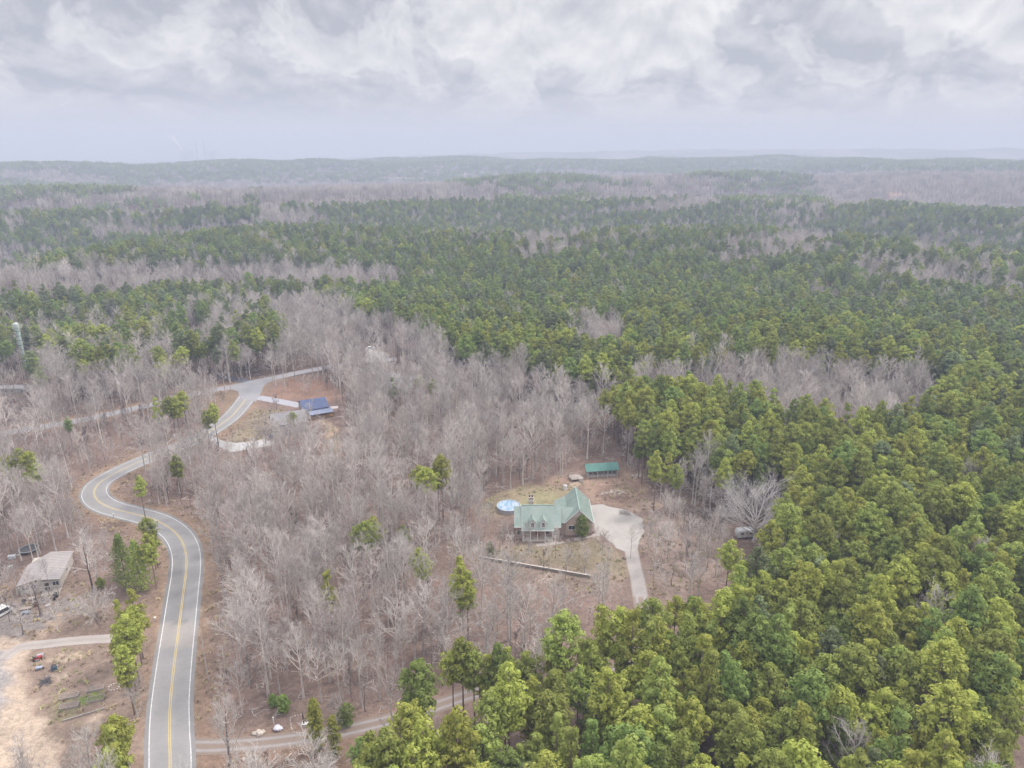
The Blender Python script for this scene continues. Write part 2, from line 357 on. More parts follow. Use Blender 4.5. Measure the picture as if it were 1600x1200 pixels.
def build_ground():
    fine = np.radians(np.arange(-47, 47.01, 0.21)); coarse = np.radians(np.arange(53, 307, 6.0))
    az = np.concatenate([fine, coarse]); na = len(az)
    rr = [0.1, 25, 45, 60.]
    while rr[-1] < 330: rr.append(rr[-1] + 1.05)
    while rr[-1] < 25500: rr.append(rr[-1] * 1.0145)
    rr = np.array(rr); nr = len(rr)
    R, A = np.meshgrid(rr, az, indexing='ij')
    X = R * np.sin(A); Y = R * np.cos(A); Z = height(X, Y)
    V = np.stack([X, Y, Z], -1).reshape(-1, 3)
    i = np.arange(nr - 1)[:, None]; j = np.arange(na)[None, :]; jn = (j + 1) % na
    Fq = np.stack([i * na + j, i * na + jn, (i + 1) * na + jn, (i + 1) * na + j], -1).reshape(-1, 4)
    me = bpy.data.meshes.new("ground"); me.vertices.add(len(V)); me.vertices.foreach_set('co', V.ravel())
    me.loops.add(Fq.size); me.loops.foreach_set('vertex_index', Fq[:, ::-1].ravel().astype(np.int32))
    me.polygons.add(len(Fq)); me.polygons.foreach_set('loop_start', np.arange(0, Fq.size, 4, dtype=np.int32)); me.polygons.foreach_set('loop_total', np.full(len(Fq), 4, np.int32))
    me.polygons.foreach_set('use_smooth', np.ones(len(Fq), bool)); me.update(calc_edges=True)
    x, y, z = V[:, 0], V[:, 1], V[:, 2]; r = np.hypot(x, y)
    c = np.tile(LEAF, (len(V), 1))
    near = (r < 345) & (y > 0); xn, yn = x[near], y[near]; cn = c[near]
    w = np.clip(wob(xn, yn, 24, 3) * 0.5 + 0.5, 0, 1)[:, None]; cn = cn * (1 - 0.35 * w) + np.array((0.205, 0.155, 0.135)) * 0.35 * w
    rl = np.array([p[:2] for p in world_line(ROAD, 4)]); sl = np.array([p[:2] for p in world_line(SIDE, 6)])
    n6 = wob(xn, yn, 5, 9)
    d = np.minimum(dist_line(xn, yn, rl) - 3.6, dist_line(xn, yn, sl) - 3.0) + n6 * 0.7
    k = np.clip((5.5 - d) / 3.5, 0, 1)[:, None] * 0.9; cn = cn * (1 - k) + np.array((0.215, 0.150, 0.108)) * k
    k = np.clip((1.2 - d) / 1.0, 0, 1)[:, None] * 0.7; cn = cn * (1 - k) + np.array((0.27, 0.22, 0.165)) * k
    for q, (px, colr, fe) in enumerate(PAINT):
        poly = world_poly(px); bb = (poly.min(0) - 8, poly.max(0) + 8)
        s = (xn > bb[0][0]) & (xn < bb[1][0]) & (yn > bb[0][1]) & (yn < bb[1][1])
        if not s.any(): continue
        xs, ys = xn[s], yn[s]; dd = dist_line(xs, ys, poly, True); dd = np.where(in_poly(xs, ys, poly), dd, -dd)
        dd = dd + wob(xs, ys, fe * 2.2, 20 + q) * fe * 0.55
        k = np.clip(dd / fe + 0.35, 0, 1)[:, None]; cn[s] = cn[s] * (1 - k) + np.array(colr) * k
    c[near] = cn
    far = r >= 345; u, v, dep = project(x[far], y[far], z[far]); cf = c[far]
    g1 = wob(x[far], y[far], 700, 41) + 0.5 * wob(x[far], y[far], 190, 42); _, va, wv_ = height(x[far], y[far], True); k = np.clip(g1 * 0.9 + 0.8 - 0.9 * va, 0, 1)[:, None]
    canopy = np.array((0.20, 0.18, 0.18)) * (1 - k) + np.array((0.060, 0.085, 0.062)) * k
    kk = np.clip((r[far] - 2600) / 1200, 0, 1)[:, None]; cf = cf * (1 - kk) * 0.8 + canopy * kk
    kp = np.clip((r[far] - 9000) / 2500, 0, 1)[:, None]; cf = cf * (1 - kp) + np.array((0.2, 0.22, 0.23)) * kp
    for px, colr in FAR_CLEAR:
        s = in_poly(u, v, px) & (y[far] > 0); cf[s] = colr
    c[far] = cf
    a = me.color_attributes.new('col', 'FLOAT_COLOR', 'POINT')
    a.data.foreach_set('color', np.concatenate([c, np.ones((len(c), 1))], 1).ravel().astype(np.float32))
    me.materials.append(ground_mat())
    tag(link("ground", me), kind='structure')
build_ground()

def ribbon(name, line, offs, z, colour, material, parent=None):
    """a strip along a line; offs = lateral offsets (left to right), colour(i, t, s) gives each vertex its own base colour"""
    n = len(line); m = len(offs); V = []; Cc = []; s = 0.0; prev = None
    for i, p in enumerate(line):
        d = (line[min(i + 1, n - 1)] - line[max(i - 1, 0)]).normalized(); nx, ny = d.y, -d.x
        if prev is not None: s += (p - prev).length
        prev = p
        for k, o in enumerate(offs):
            V.append((p.x + nx * o, p.y + ny * o, z)); Cc.append((*colour(o, i / n, s, V[-1]), 1.0))
    Fc = [(i * m + k, i * m + k + 1, (i + 1) * m + k + 1, (i + 1) * m + k) for i in range(n - 1) for k in range(m - 1)]
    Fc = [f[::-1] if False else f for f in Fc]
    me = bpy.data.meshes.new(name); me.from_pydata(V, [], Fc)
    a = me.color_attributes.new('col', 'FLOAT_COLOR', 'POINT'); a.data.foreach_set('color', np.array(Cc, np.float32).ravel())
    me.materials.append(material); me.update()
    if me.polygons and me.polygons[0].normal.z < 0: me.flip_normals()
    return link(name, me, parent)
def offset_line(line, o):
    n = len(line); out = []
    for i, p in enumerate(line):
        d = (line[min(i + 1, n - 1)] - line[max(i - 1, 0)]).normalized(); out.append(Vector((p.x + d.y * o, p.y - d.x * o)))
    return out
def sheet(name, poly, z, colour, material, jitter=0.0, step=1.2):
    """a flat sheet with an outline, filled on a grid so that its colour can vary"""
    pts = []
    n = len(poly)
    for i in range(n):
        a = Vector(poly[i]); b = Vector(poly[(i + 1) % n]); k = max(1, int((b - a).length / step))
        pts += [a.lerp(b, q / k) for q in range(k)]
    rs = random.Random(name); bm = bmesh.new()
    vs = [bm.verts.new((p.x + rs.uniform(-jitter, jitter), p.y + rs.uniform(-jitter, jitter), z)) for p in pts]
    bm.faces.new(vs); bmesh.ops.triangulate(bm, faces=bm.faces[:])
    me = bpy.data.meshes.new(name); bm.to_mesh(me); bm.free()
    if me.polygons[0].normal.z < 0: me.flip_normals()
    a = me.color_attributes.new('col', 'FLOAT_COLOR', 'POINT'); a.data.foreach_set('color', np.array([(*colour, 1.0)] * len(me.vertices), np.float32).ravel())
    me.materials.append(material); return tag(link(name, me), kind='structure')

ROAD_L = world_line(ROAD, 1.5); SIDE_L = world_line(SIDE, 2.5)
def asphalt(o, t, s, p):
    u, v, _ = project(p[0], p[1], 0)
    c = np.array((0.250, 0.243, 0.243)); side = -1 if o < 0 else 1
    if 0.6 < abs(o) < 2.6: c = c * 0.94                       # wheel paths
    if 1028 < v: c = c * 1.04
    if 975 < v < 1012: c = c * np.array((1.16, 1.10, 1.04))    # a worn pale stretch
    if 868 <= v <= 975 and u < 289: c = c * 0.80               # newer dark patch in one lane
    if abs(o) > 3.7: c = c * 0.82
    return c
ASPH = attr_mat('asphalt', 0.85, 0.34, 0.9)
road = tag(ribbon('county_road', ROAD_L, [-4.3, -3.75, -3.2, -2.2, -1.1, 0, 1.1, 2.2, 3.2, 3.75, 4.3], 0.045, asphalt, ASPH), kind='structure')
tag(ribbon('side_road', SIDE_L, [-3.1, -1.5, 0, 1.5, 3.1], 0.03, lambda o, t, s, p: (0.28, 0.27, 0.285), ASPH), kind='structure')
# flared mouth of the junction
J = [(366, 640), (350, 607), (362, 603), (400, 592), (418, 591), (452, 586), (432, 596), (414, 606), (408, 618), (400, 634)]
sheet('road_junction', [at(*p) for p in [(375, 622), (372, 612), (358, 607), (338, 608), (395, 594), (442, 585), (425, 594), (412, 603), (408, 614), (400, 628)]], 0.060, (0.25, 0.245, 0.26), ASPH)
PAINTW = mat('white_road_paint', (0.66, 0.65, 0.65), (0.42, 0.41, 0.41), scale=3.0, rough=0.7)
PAINTY = mat('yellow_road_paint', (0.56, 0.42, 0.14), (0.42, 0.34, 0.18), scale=3.0, rough=0.7)
ROAD_MARK = ROAD_L[:-6]
for o in (-3.45, 3.45): tag(ribbon('road_edge_line', offset_line(ROAD_MARK, o), [-0.085, 0.085], 0.055, lambda *a: (1, 1, 1), PAINTW), kind='structure')
for o in (-0.16, 0.16): tag(ribbon('road_centre_line', offset_line(ROAD_MARK, o), [-0.075, 0.075], 0.055, lambda *a: (1, 1, 1), PAINTY), kind='structure')
CONC = attr_mat('concrete', 0.85, 0.42, 0.55); GRAV = attr_mat('gravel', 0.95, 0.38, 2.2)
sheet('concrete_driveway', [at(*p) for p in PAD], 0.050, (0.33, 0.307, 0.288), CONC, 0.45)
def gravel(o, t, s, p):
    q = abs(abs(o) - 0.95)
    c = np.array((0.28, 0.262, 0.265)) if q < 0.5 else np.array((0.21, 0.165, 0.138))
    if t < 0.17: c = np.array((0.30, 0.275, 0.262)) if q < 0.7 or abs(o) < 1 else c      # paved near the house
    return c
tag(ribbon('gravel_driveway', world_line(DRIVE, 1.2), [-2.0, -1.5, -0.95, -0.4, 0, 0.4, 0.95, 1.5, 2.0], 0.030, gravel, GRAV), kind='structure')
tag(ribbon('front_walk', world_line(WALK), [-0.75, 0.75], 0.040, lambda *a: (0.35, 0.305, 0.28), CONC), kind='structure')
sheet('pale_concrete_driveway', [at(*p) for p in WHITE_DRIVE], 0.065, (0.36, 0.35, 0.35), CONC, 0.1)
tag(ribbon('barn_driveway', world_line(BARN_DRIVE), [-2.6, 0, 2.6], 0.035, lambda *a: (0.31, 0.31, 0.34), CONC), kind='structure')
tag(ribbon('black_driveway', world_line(BLACK_DRIVE), [-2.4, 0, 2.4], 0.025, lambda *a: (0.10, 0.10, 0.13), ASPH), kind='structure')
sheet('far_parking_pad', [at(*p) for p in FAR_LOT], h1(*at(585, 552)) + 0.5, (0.27, 0.255, 0.245), CONC)
tag(ribbon('gravel_lane', world_line(LANE), [-1.5, -0.8, 0, 0.8, 1.5], 0.030, lambda o, t, s, p: (0.33, 0.295, 0.275) if abs(o) > .5 else (0.29, 0.255, 0.235), GRAV), kind='structure')
# ------------------------------------------------------------------ buildings and everything people put there
BRICK = mat('tan_brick', (0.38, 0.295, 0.255), (0.48, 0.385, 0.34), scale=2.2, rough=0.9, bump=0.3)
SIDING = mat('cream_siding', (0.52, 0.48, 0.44), (0.46, 0.42, 0.38), scale=0.8, rough=0.7, stretch=(0.3, 0.3, 6))
WHITE = mat('white_paint', (0.66, 0.66, 0.66), (0.56, 0.56, 0.55), scale=1.2, rough=0.6)
PANE = mat('dark_glass', (0.05, 0.055, 0.07), rough=0.15, spec=0.5)
DARK = mat('dark_shade', (0.045, 0.04, 0.04), (0.08, 0.07, 0.065), scale=3, rough=0.9)
def metal_roof(name, a, b2, seam=0.45, stain=None):
    if name in MATS: return MATS[name]
    m = bpy.data.materials.new(name); m.use_nodes = True; t = m.node_tree; g = NT(t); b = t.nodes['Principled BSDF']
    b.inputs['Roughness'].default_value = 0.5; b.inputs['Specular IOR Level'].default_value = 0.35
    tc = g.n('ShaderNodeTexCoord'); n1 = g.noise(tc.outputs['Object'], 0.35, 5, 0.65)
    mp = g.n('ShaderNodeMapping'); t.links.new(tc.outputs['Object'], mp.inputs[0]); mp.inputs['Scale'].default_value = (2.2, 0.35, 0.35); n2 = g.noise(mp.outputs[0], 1.0, 4, 0.6)
    c = g.mix(g.ss(n1, .3, .7), C4(a), C4(b2)); c = g.mix(g.m('MULTIPLY', g.ss(n2, .5, .75), .4), c, C4(stain or (0.30, 0.30, 0.29)))
    t.links.new(c, b.inputs['Base Color']); MATS[name] = m; return m
GREEN_ROOF = metal_roof('weathered_green_metal', (0.205, 0.270, 0.240), (0.265, 0.320, 0.292), stain=(0.32, 0.32, 0.31))
TEAL_ROOF = metal_roof('teal_green_metal', (0.060, 0.170, 0.148), (0.085, 0.21, 0.185), stain=(0.14, 0.23, 0.21))
BLUE_ROOF = metal_roof('blue_metal', (0.050, 0.072, 0.155), (0.070, 0.094, 0.19), stain=(0.12, 0.135, 0.21))
GREY_ROOF = metal_roof('grey_shingle', (0.20, 0.192, 0.195), (0.26, 0.25, 0.255), stain=(0.18, 0.17, 0.17))
PINK_ROOF = metal_roof('faded_pinkish_metal', (0.285, 0.262, 0.26), (0.345, 0.315, 0.31), stain=(0.28, 0.215, 0.20))
PALE_ROOF = metal_roof('pale_blue_grey_shingle', (0.33, 0.345, 0.37), (0.40, 0.41, 0.435), stain=(0.3, 0.3, 0.33))
SLATE_ROOF = metal_roof('dark_shingle', (0.115, 0.11, 0.12), (0.16, 0.155, 0.165), stain=(0.14, 0.13, 0.13))
WOOD = mat('weathered_wood', (0.28, 0.25, 0.225), (0.38, 0.34, 0.31), scale=1.5, rough=0.9, stretch=(1, 1, 5))
ORANGE_WOOD = mat('fresh_timber', (0.36, 0.20, 0.10), (0.46, 0.28, 0.15), scale=1.5, rough=0.8)
GREYW = mat('grey_siding', (0.27, 0.265, 0.28), (0.33, 0.325, 0.335), scale=0.8, rough=0.8, stretch=(.3, .3, 6))
STONE = mat('pale_stone', (0.42, 0.37, 0.33), (0.55, 0.49, 0.44), scale=1.4, rough=0.95, bump=0.4)
SOIL = mat('garden_soil', (0.17, 0.13, 0.11), (0.25, 0.20, 0.17), scale=3, rough=1)
BLACK = mat('black_paint', (0.025, 0.025, 0.028), rough=0.5)
RUBBER = mat('rubber', (0.03, 0.03, 0.03), (0.05, 0.05, 0.05), scale=4, rough=0.9)

def slab(mb, q, th=0.14, mi=0):
    """a roof plane: four corners (top face) given a thickness below"""
    P = [Vector(p) for p in q]; nrm = (P[1] - P[0]).cross(P[3] - P[0]).normalized()
    if nrm.z < 0: P.reverse(); nrm = -nrm
    b = len(mb.v); mb.v += [tuple(p) for p in P] + [tuple(p - nrm * th) for p in P]
    mb.f += [(b, b + 1, b + 2, b + 3), (b + 7, b + 6, b + 5, b + 4)] + [(b + i, b + 4 + i, b + 4 + (i + 1) % 4, b + (i + 1) % 4) for i in range(4)]; mb.mi += [mi] * 6
def seams(mb, q, step=0.6, h=0.05, w=0.04, mi=0):
    """standing seams up a roof plane whose first edge is the eave"""
    a, b, c, d = [Vector(p) for p in q]; nrm = (b - a).cross(d - a).normalized(); nrm = nrm if nrm.z > 0 else -nrm
    n = int((b - a).length / step); e = (b - a).normalized() * w / 2
    for i in range(1, n):
        p = a.lerp(b, i / n); r = d.lerp(c, i / n); bs = len(mb.v)
        mb.v += [tuple(x) for x in (p - e, p + e, r + e, r - e, p - e + nrm * h, p + e + nrm * h, r + e + nrm * h, r - e + nrm * h)]
        mb.f += [tuple(bs + k for k in f) for f in ((4, 5, 6, 7), (0, 1, 5, 4), (2, 3, 7, 6), (1, 2, 6, 5), (3, 0, 4, 7))]; mb.mi += [mi] * 5
def window(parent, c, w, h, face='front', frame=None, name='window', pane=None):
    """a framed window standing proud of a wall: face front is -y, back +y, left -x, right +x"""
    m = MB(); t = 0.07
    def bx(mb, a0, a1, z0, z1, d0, d1):
        if face == 'front': mb.box(a0, a1, c[1] - d1, c[1] - d0, z0, z1)
        elif face == 'back': mb.box(a0, a1, c[1] + d0, c[1] + d1, z0, z1)
        elif face == 'left': mb.box(c[0] - d1, c[0] - d0, a0, a1, z0, z1)
        else: mb.box(c[0] + d0, c[0] + d1, a0, a1, z0, z1)
    q = c[0] if face in ('front', 'back') else c[1]; z = c[2]
    for a0, a1, z0, z1 in ((q - w / 2, q + w / 2, z - h / 2 - t, z - h / 2 + t * .5), (q - w / 2, q + w / 2, z + h / 2 - t * .5, z + h / 2 + t), (q - w / 2 - t, q - w / 2 + t * .5, z - h / 2, z + h / 2), (q + w / 2 - t * .5, q + w / 2 + t, z - h / 2, z + h / 2), (q - .03, q + .03, z - h / 2, z + h / 2)): bx(m, a0, a1, z0, z1, 0.01, 0.10)
    f = m.build(name, frame or WHITE, parent); p = MB(); bx(p, q - w / 2, q + w / 2, z - h / 2, z + h / 2, 0.012, 0.05); p.build('pane', pane or PANE, f); return f
def door(parent, c, w, h, face='front', material=None, name='door'):
    m = MB(); x, y, z = c
    if face in ('front', 'back'): s = -1 if face == 'front' else 1; m.box(x - w / 2, x + w / 2, min(y + s * .012, y + s * .07), max(y + s * .012, y + s * .07), z, z + h)
    else: s = -1 if face == 'left' else 1; m.box(min(x + s * .012, x + s * .07), max(x + s * .012, x + s * .07), y - w / 2, y + w / 2, z, z + h)
    d = m.build(name, material or WHITE, parent); k = MB()
    if face in ('front', 'back'): k.box(x + w * .36, x + w * .36 + .06, min(y + s * .07, y + s * .13), max(y + s * .07, y + s * .13), z + h * .45, z + h * .45 + .12)
    else: k.box(min(x + s * .07, x + s * .13), max(x + s * .07, x + s * .13), y + w * .36, y + w * .36 + .06, z + h * .45, z + h * .45 + .12)
    k.build('handle', DARK, d); return d
def gable_house(name, label, cat, loc, yaw, L, Wd, wh, rh, wall, roof, over=.4, wins=(), group=None, base=0.3):
    """a plain gabled building: long side L along x, ridge along x, front faces -y"""
    o = empty(name, (loc[0], loc[1], loc[2] if len(loc) > 2 else 0), yaw, label, cat, group)
    m = MB(); m.prism([(-Wd / 2, -.3), (Wd / 2, -.3), (Wd / 2, wh), (0, rh), (-Wd / 2, wh)], 'x', -L / 2, L / 2); m.build('wall', wall, o)
    r = MB(); sl = (rh - wh) / (Wd / 2); e = Wd / 2 + over; zt = rh + .16; ze = zt - sl * e
    for s in (-1, 1):
        q = [(-L / 2 - over, s * e, ze), (L / 2 + over, s * e, ze), (L / 2 + over, 0, zt), (-L / 2 - over, 0, zt)]; slab(r, q, .14); seams(r, q, 0.8)
    rf = r.build('roof', roof, o)
    tr = MB()
    for s in (-1, 1): tr.box(-L / 2 - over, L / 2 + over, s * e - .04 + s * .05, s * e + .04 + s * .05, ze - .22, ze - .02)
    tr.build('fascia', WHITE, rf)
    for (f, x, z, w, h) in wins:
        c = {'front': (x, -Wd / 2, z), 'back': (x, Wd / 2, z), 'left': (-L / 2, x, z), 'right': (L / 2, x, z)}[f]
        if z == 0: door(o, c, w, h, f)
        else: window(o, c, w, h, f)
    return o

# --- the brick house with the green roof
def brick_house():
    OX, OY = 12.0, 182.0
    o = empty('brick_house', (OX, OY, 0), 0, "brick house with weathered green metal roof, two white dormers and a garage wing", 'house')
    def S(mb): mb.v = [(x - OX, y - OY, z) for x, y, z in mb.v]; return mb
    w = MB(); w.prism([(177.2, -.2), (184.9, -.2), (184.9, 4.4), (180.4, 8.45), (177.2, 5.5)], 'x', 3.0, 11.4)
    w.prism([(176.6, -.2), (184.3, -.2), (184.3, 4.6), (180.4, 7.95), (176.6, 4.75)], 'x', 1.0, 3.0); w.prism([(176.6, -.2), (184.3, -.2), (184.3, 4.6), (180.4, 7.95), (176.6, 4.75)], 'x', 11.4, 13.4)
    w.prism([(178.8, -.2), (184.0, -.2), (184.0, 4.8), (181.4, 7.1), (178.8, 4.8)], 'x', 13.4, 15.2)
    w.prism([(15.2, -.2), (22.8, -.2), (22.8, 4.35), (19.0, 8.1), (15.2, 4.35)], 'y', 178.4, 191.8)
    w.prism([(13.1, -.2), (15.2, -.2), (15.2, 4.9), (13.1, 3.75)], 'y', 186, 191.7); S(w).build('wall', BRICK, o)
    g = MB(); g.prism([(16.75, 6.0), (21.25, 6.0), (19.0, 8.2)], 'y', 178.28, 178.398); S(g).build('gable_siding', SIDING, o)
    r = MB()
    def plane(q, st=.62, th=.14): slab(r, q, th); seams(r, q, st)
    k = (8.6 - 3.6) / 5.5
    plane([(2.6, 174.9, 3.6), (11.8, 174.9, 3.6), (11.8, 180.4, 8.6), (2.6, 180.4, 8.6)]); plane([(2.6, 185.9, 3.6), (11.8, 185.9, 3.6), (11.8, 180.39, 8.6), (2.6, 180.39, 8.6)])
    plane([(0.6, 175.7, 4.2), (2.62, 175.7, 4.2), (2.62, 180.4, 8.15), (0.6, 180.4, 8.15)]); plane([(0.6, 185.1, 4.2), (2.62, 185.1, 4.2), (2.62, 180.39, 8.15), (0.6, 180.39, 8.15)])
    plane([(11.78, 175.7, 4.2), (13.8, 175.7, 4.2), (13.8, 180.4, 8.15), (11.78, 180.4, 8.15)]); plane([(11.78, 185.1, 4.2), (13.8, 185.1, 4.2), (13.8, 180.39, 8.15), (11.78, 180.39, 8.15)])
    plane([(13.7, 177.9, 4.15), (14.8, 177.9, 4.15), (17.94, 181.4, 7.33), (13.7, 181.4, 7.33)]); plane([(13.7, 184.9, 4.15), (14.8, 184.9, 4.15), (17.94, 181.41, 7.33), (13.7, 181.41, 7.33)])
    plane([(14.75, 192.4, 4.1), (14.75, 178.0, 4.1), (19.0, 178.0, 8.4), (19.0, 192.4, 8.4)]); plane([(23.25, 178.0, 4.1), (23.25, 192.4, 4.1), (19.01, 192.4, 8.4), (19.01, 178.0, 8.4)])
    plane([(12.7, 192.1, 3.7), (12.7, 185.4, 3.7), (15.9, 185.4, 5.45), (15.9, 192.1, 5.45)])
    rf = S(r).build('roof', GREEN_ROOF, o)
    rc = MB(); rc.box(18.88, 19.13, 178.0, 192.4, 8.38, 8.48); rc.box(2.6, 11.8, 180.28, 180.52, 8.58, 8.68); S(rc).build('ridge_cap', metal_roof('pale_green_metal', (0.2, 0.30, 0.26), (0.24, 0.34, 0.30)), rf)
    tr = MB(); tr.box(2.6, 11.8, 174.76, 174.88, 3.36, 3.6); tr.box(0.6, 2.58, 175.58, 175.68, 3.98, 4.2); tr.box(11.83, 13.7, 175.58, 175.68, 3.98, 4.2); tr.box(23.27, 23.37, 178, 192.4, 3.85, 4.1)
    slab(tr, [(14.7, 177.93, 4.05), (14.7, 177.99, 4.05), (19.0, 177.99, 8.36), (19.0, 177.93, 8.36)], .22); slab(tr, [(23.3, 177.99, 4.05), (23.3, 177.93, 4.05), (19.0, 177.93, 8.36), (19.0, 177.99, 8.36)], .22)
    S(tr).build('fascia', WHITE, rf)
    for dx in (5.75, 8.75):
        d = MB(); d.prism([(dx - .88, 3.9), (dx + .88, 3.9), (dx + .88, 5.75), (dx, 6.75), (dx - .88, 5.75)], 'y', 175.45, 178.6); dm = S(d).build('dormer', WHITE, o)
        q = MB(); slab(q, [(dx - 1.1, 175.2, 5.62), (dx - 1.1, 177.4, 5.62), (dx, 178.9, 6.92), (dx, 175.2, 6.92)], .08); slab(q, [(dx + 1.1, 177.4, 5.62), (dx + 1.1, 175.2, 5.62), (dx, 175.2, 6.92), (dx, 178.9, 6.92)], .08); S(q).build('dormer_roof', GREEN_ROOF, dm)
        p = MB(); p.box(dx - .36, dx + .36, 175.40, 175.44, 4.45, 5.4); p.box(dx - .25, dx + .25, 175.40, 175.44, 5.4, 5.62); S(p).build('dormer_window', PANE, dm)
        b = MB(); b.box(dx - .03, dx + .03, 175.35, 175.395, 4.45, 5.6); b.box(dx - .36, dx - .04, 175.35, 175.395, 4.9, 4.97); b.box(dx + .04, dx + .36, 175.35, 175.395, 4.9, 4.97); S(b).build('glazing_bar', WHITE, dm)
    c = MB(); c.box(4.75, 6.15, 182.7, 183.8, 4.5, 9.5); c.box(4.65, 6.25, 182.6, 183.9, 9.5, 9.7); ch = S(c).build('chimney', BRICK, o)
    c = MB(); c.box(4.68, 6.22, 182.63, 183.87, 8.55, 8.8); S(c).build('chimney_band', WHITE, ch)
    for x in (5.05, 5.85): c = MB(); c.lathe([(.24, 9.7), (.24, 10.05), (.32, 10.06), (.32, 10.14), (.02, 10.2)], 10, cx=x, cy=183.25); S(c).build('flue', BLACK, ch)
    p = MB(); p.box(2.9, 11.5, 174.9, 177.19, -.1, .32); S(p).build('porch_floor', STONE, o)
    for x in (3.1, 5.2, 7.2, 9.3, 11.3): p = MB(); p.box(x - .11, x + .11, 175.05, 175.27, .32, 3.55); S(p).build('porch_post', WHITE, o)
    for x0, x1 in ((3.22, 5.08), (9.42, 11.18)):
        p = MB(); [p.box(x0, x1, 175.12, 175.2, z, z + .07) for z in (.5, 1.2)]; [p.box(x, x + .04, 175.13, 175.19, .57, 1.2) for x in np.arange(x0 + .15, x1 - .1, .2)]; S(p).build('porch_rail', WHITE, o)
    def W_(c, w_, h, f): f_ = window(o, (c[0] - OX, c[1] - OY, c[2]), w_, h, f); return f_
    for x in (4.3, 9.9): W_((x, 177.2, 1.9), 1.1, 1.5, 'front')
    door(o, (7.2 - OX, 177.2 - OY, .33), 1.1, 2.1, 'front', mat('dark_red_door', (.2, .05, .04), rough=.5))
    W_((2.0, 176.6, 2.0), 1.0, 1.5, 'front'); W_((12.4, 176.6, 2.0), 1.1, 1.6, 'front'); W_((17.0, 178.4, 2.5), 1.9, 1.3, 'front'); W_((21.2, 178.4, 2.4), 1.3, 1.3, 'front'); W_((1.0, 180.4, 2.0), 1.2, 1.4, 'left'); W_((8.0, 184.9, 2.0), 1.6, 1.4, 'back'); W_((22.8, 190.2, 2.2), 1, 1.2, 'right')
    for y in (181.0, 184.6, 187.6): door(o, (22.8 - OX, y - OY, 0), 2.7, 2.4, 'right', WHITE, 'garage_door')
    # bed of low shrubs along the front stays separate things
    return o
brick_house()
def pool():
    x, y = at(795, 790, 1.2); o = empty('swimming_pool', (x, y, 0), 0, "round above-ground pool under a blue and white winter cover", 'pool')
    m = MB(); m.lathe([(3.55, 0), (3.55, 1.25)], 40); m.build('pool_wall', mat('pool_wall', (.42, .42, .44), (.34, .33, .35), scale=1, stretch=(6, 6, .5)), o)
    m = MB(); m.lathe([(3.42, 1.16), (3.42, 1.32), (3.66, 1.32), (3.66, 1.22), (3.56, 1.22)], 40); m.build('rim', mat('pool_rim', (.36, .42, .48), rough=.5), o)
    m = MB(); m.lathe([(3.41, 1.2), (3.3, 1.13), (2.2, 1.06), (0.01, 1.02)], 40); m.build('cover', mat('pool_cover', (.19, .31, .44), (.40, .45, .50), scale=.9, rough=.4, detail=3, stretch=(1.7, .35, 1), contrast=(.42, .6)), o)
    m = MB(); m.box(-.35, .35, -.03, .03, 0, 1.4); [m.box(-.4, .4, -.25 + .1 * k, -.15 + .1 * k, .25 + .3 * k, .3 + .3 * k) for k in range(4)]; m.box(-.42, -.34, -.08, .05, 0, 2.0); m.box(.34, .42, -.08, .05, 0, 2.0)
    x2, y2 = at(817, 790, 1.0); l = m.build('pool_ladder', mat('yellow_plastic', (.62, .58, .16), rough=.5)); l.location = (x2, y2, 0); l.rotation_euler = (math.radians(-28), 0, 1.2); tag(l, "yellow plastic ladder leaning by the covered pool", 'ladder')
pool()
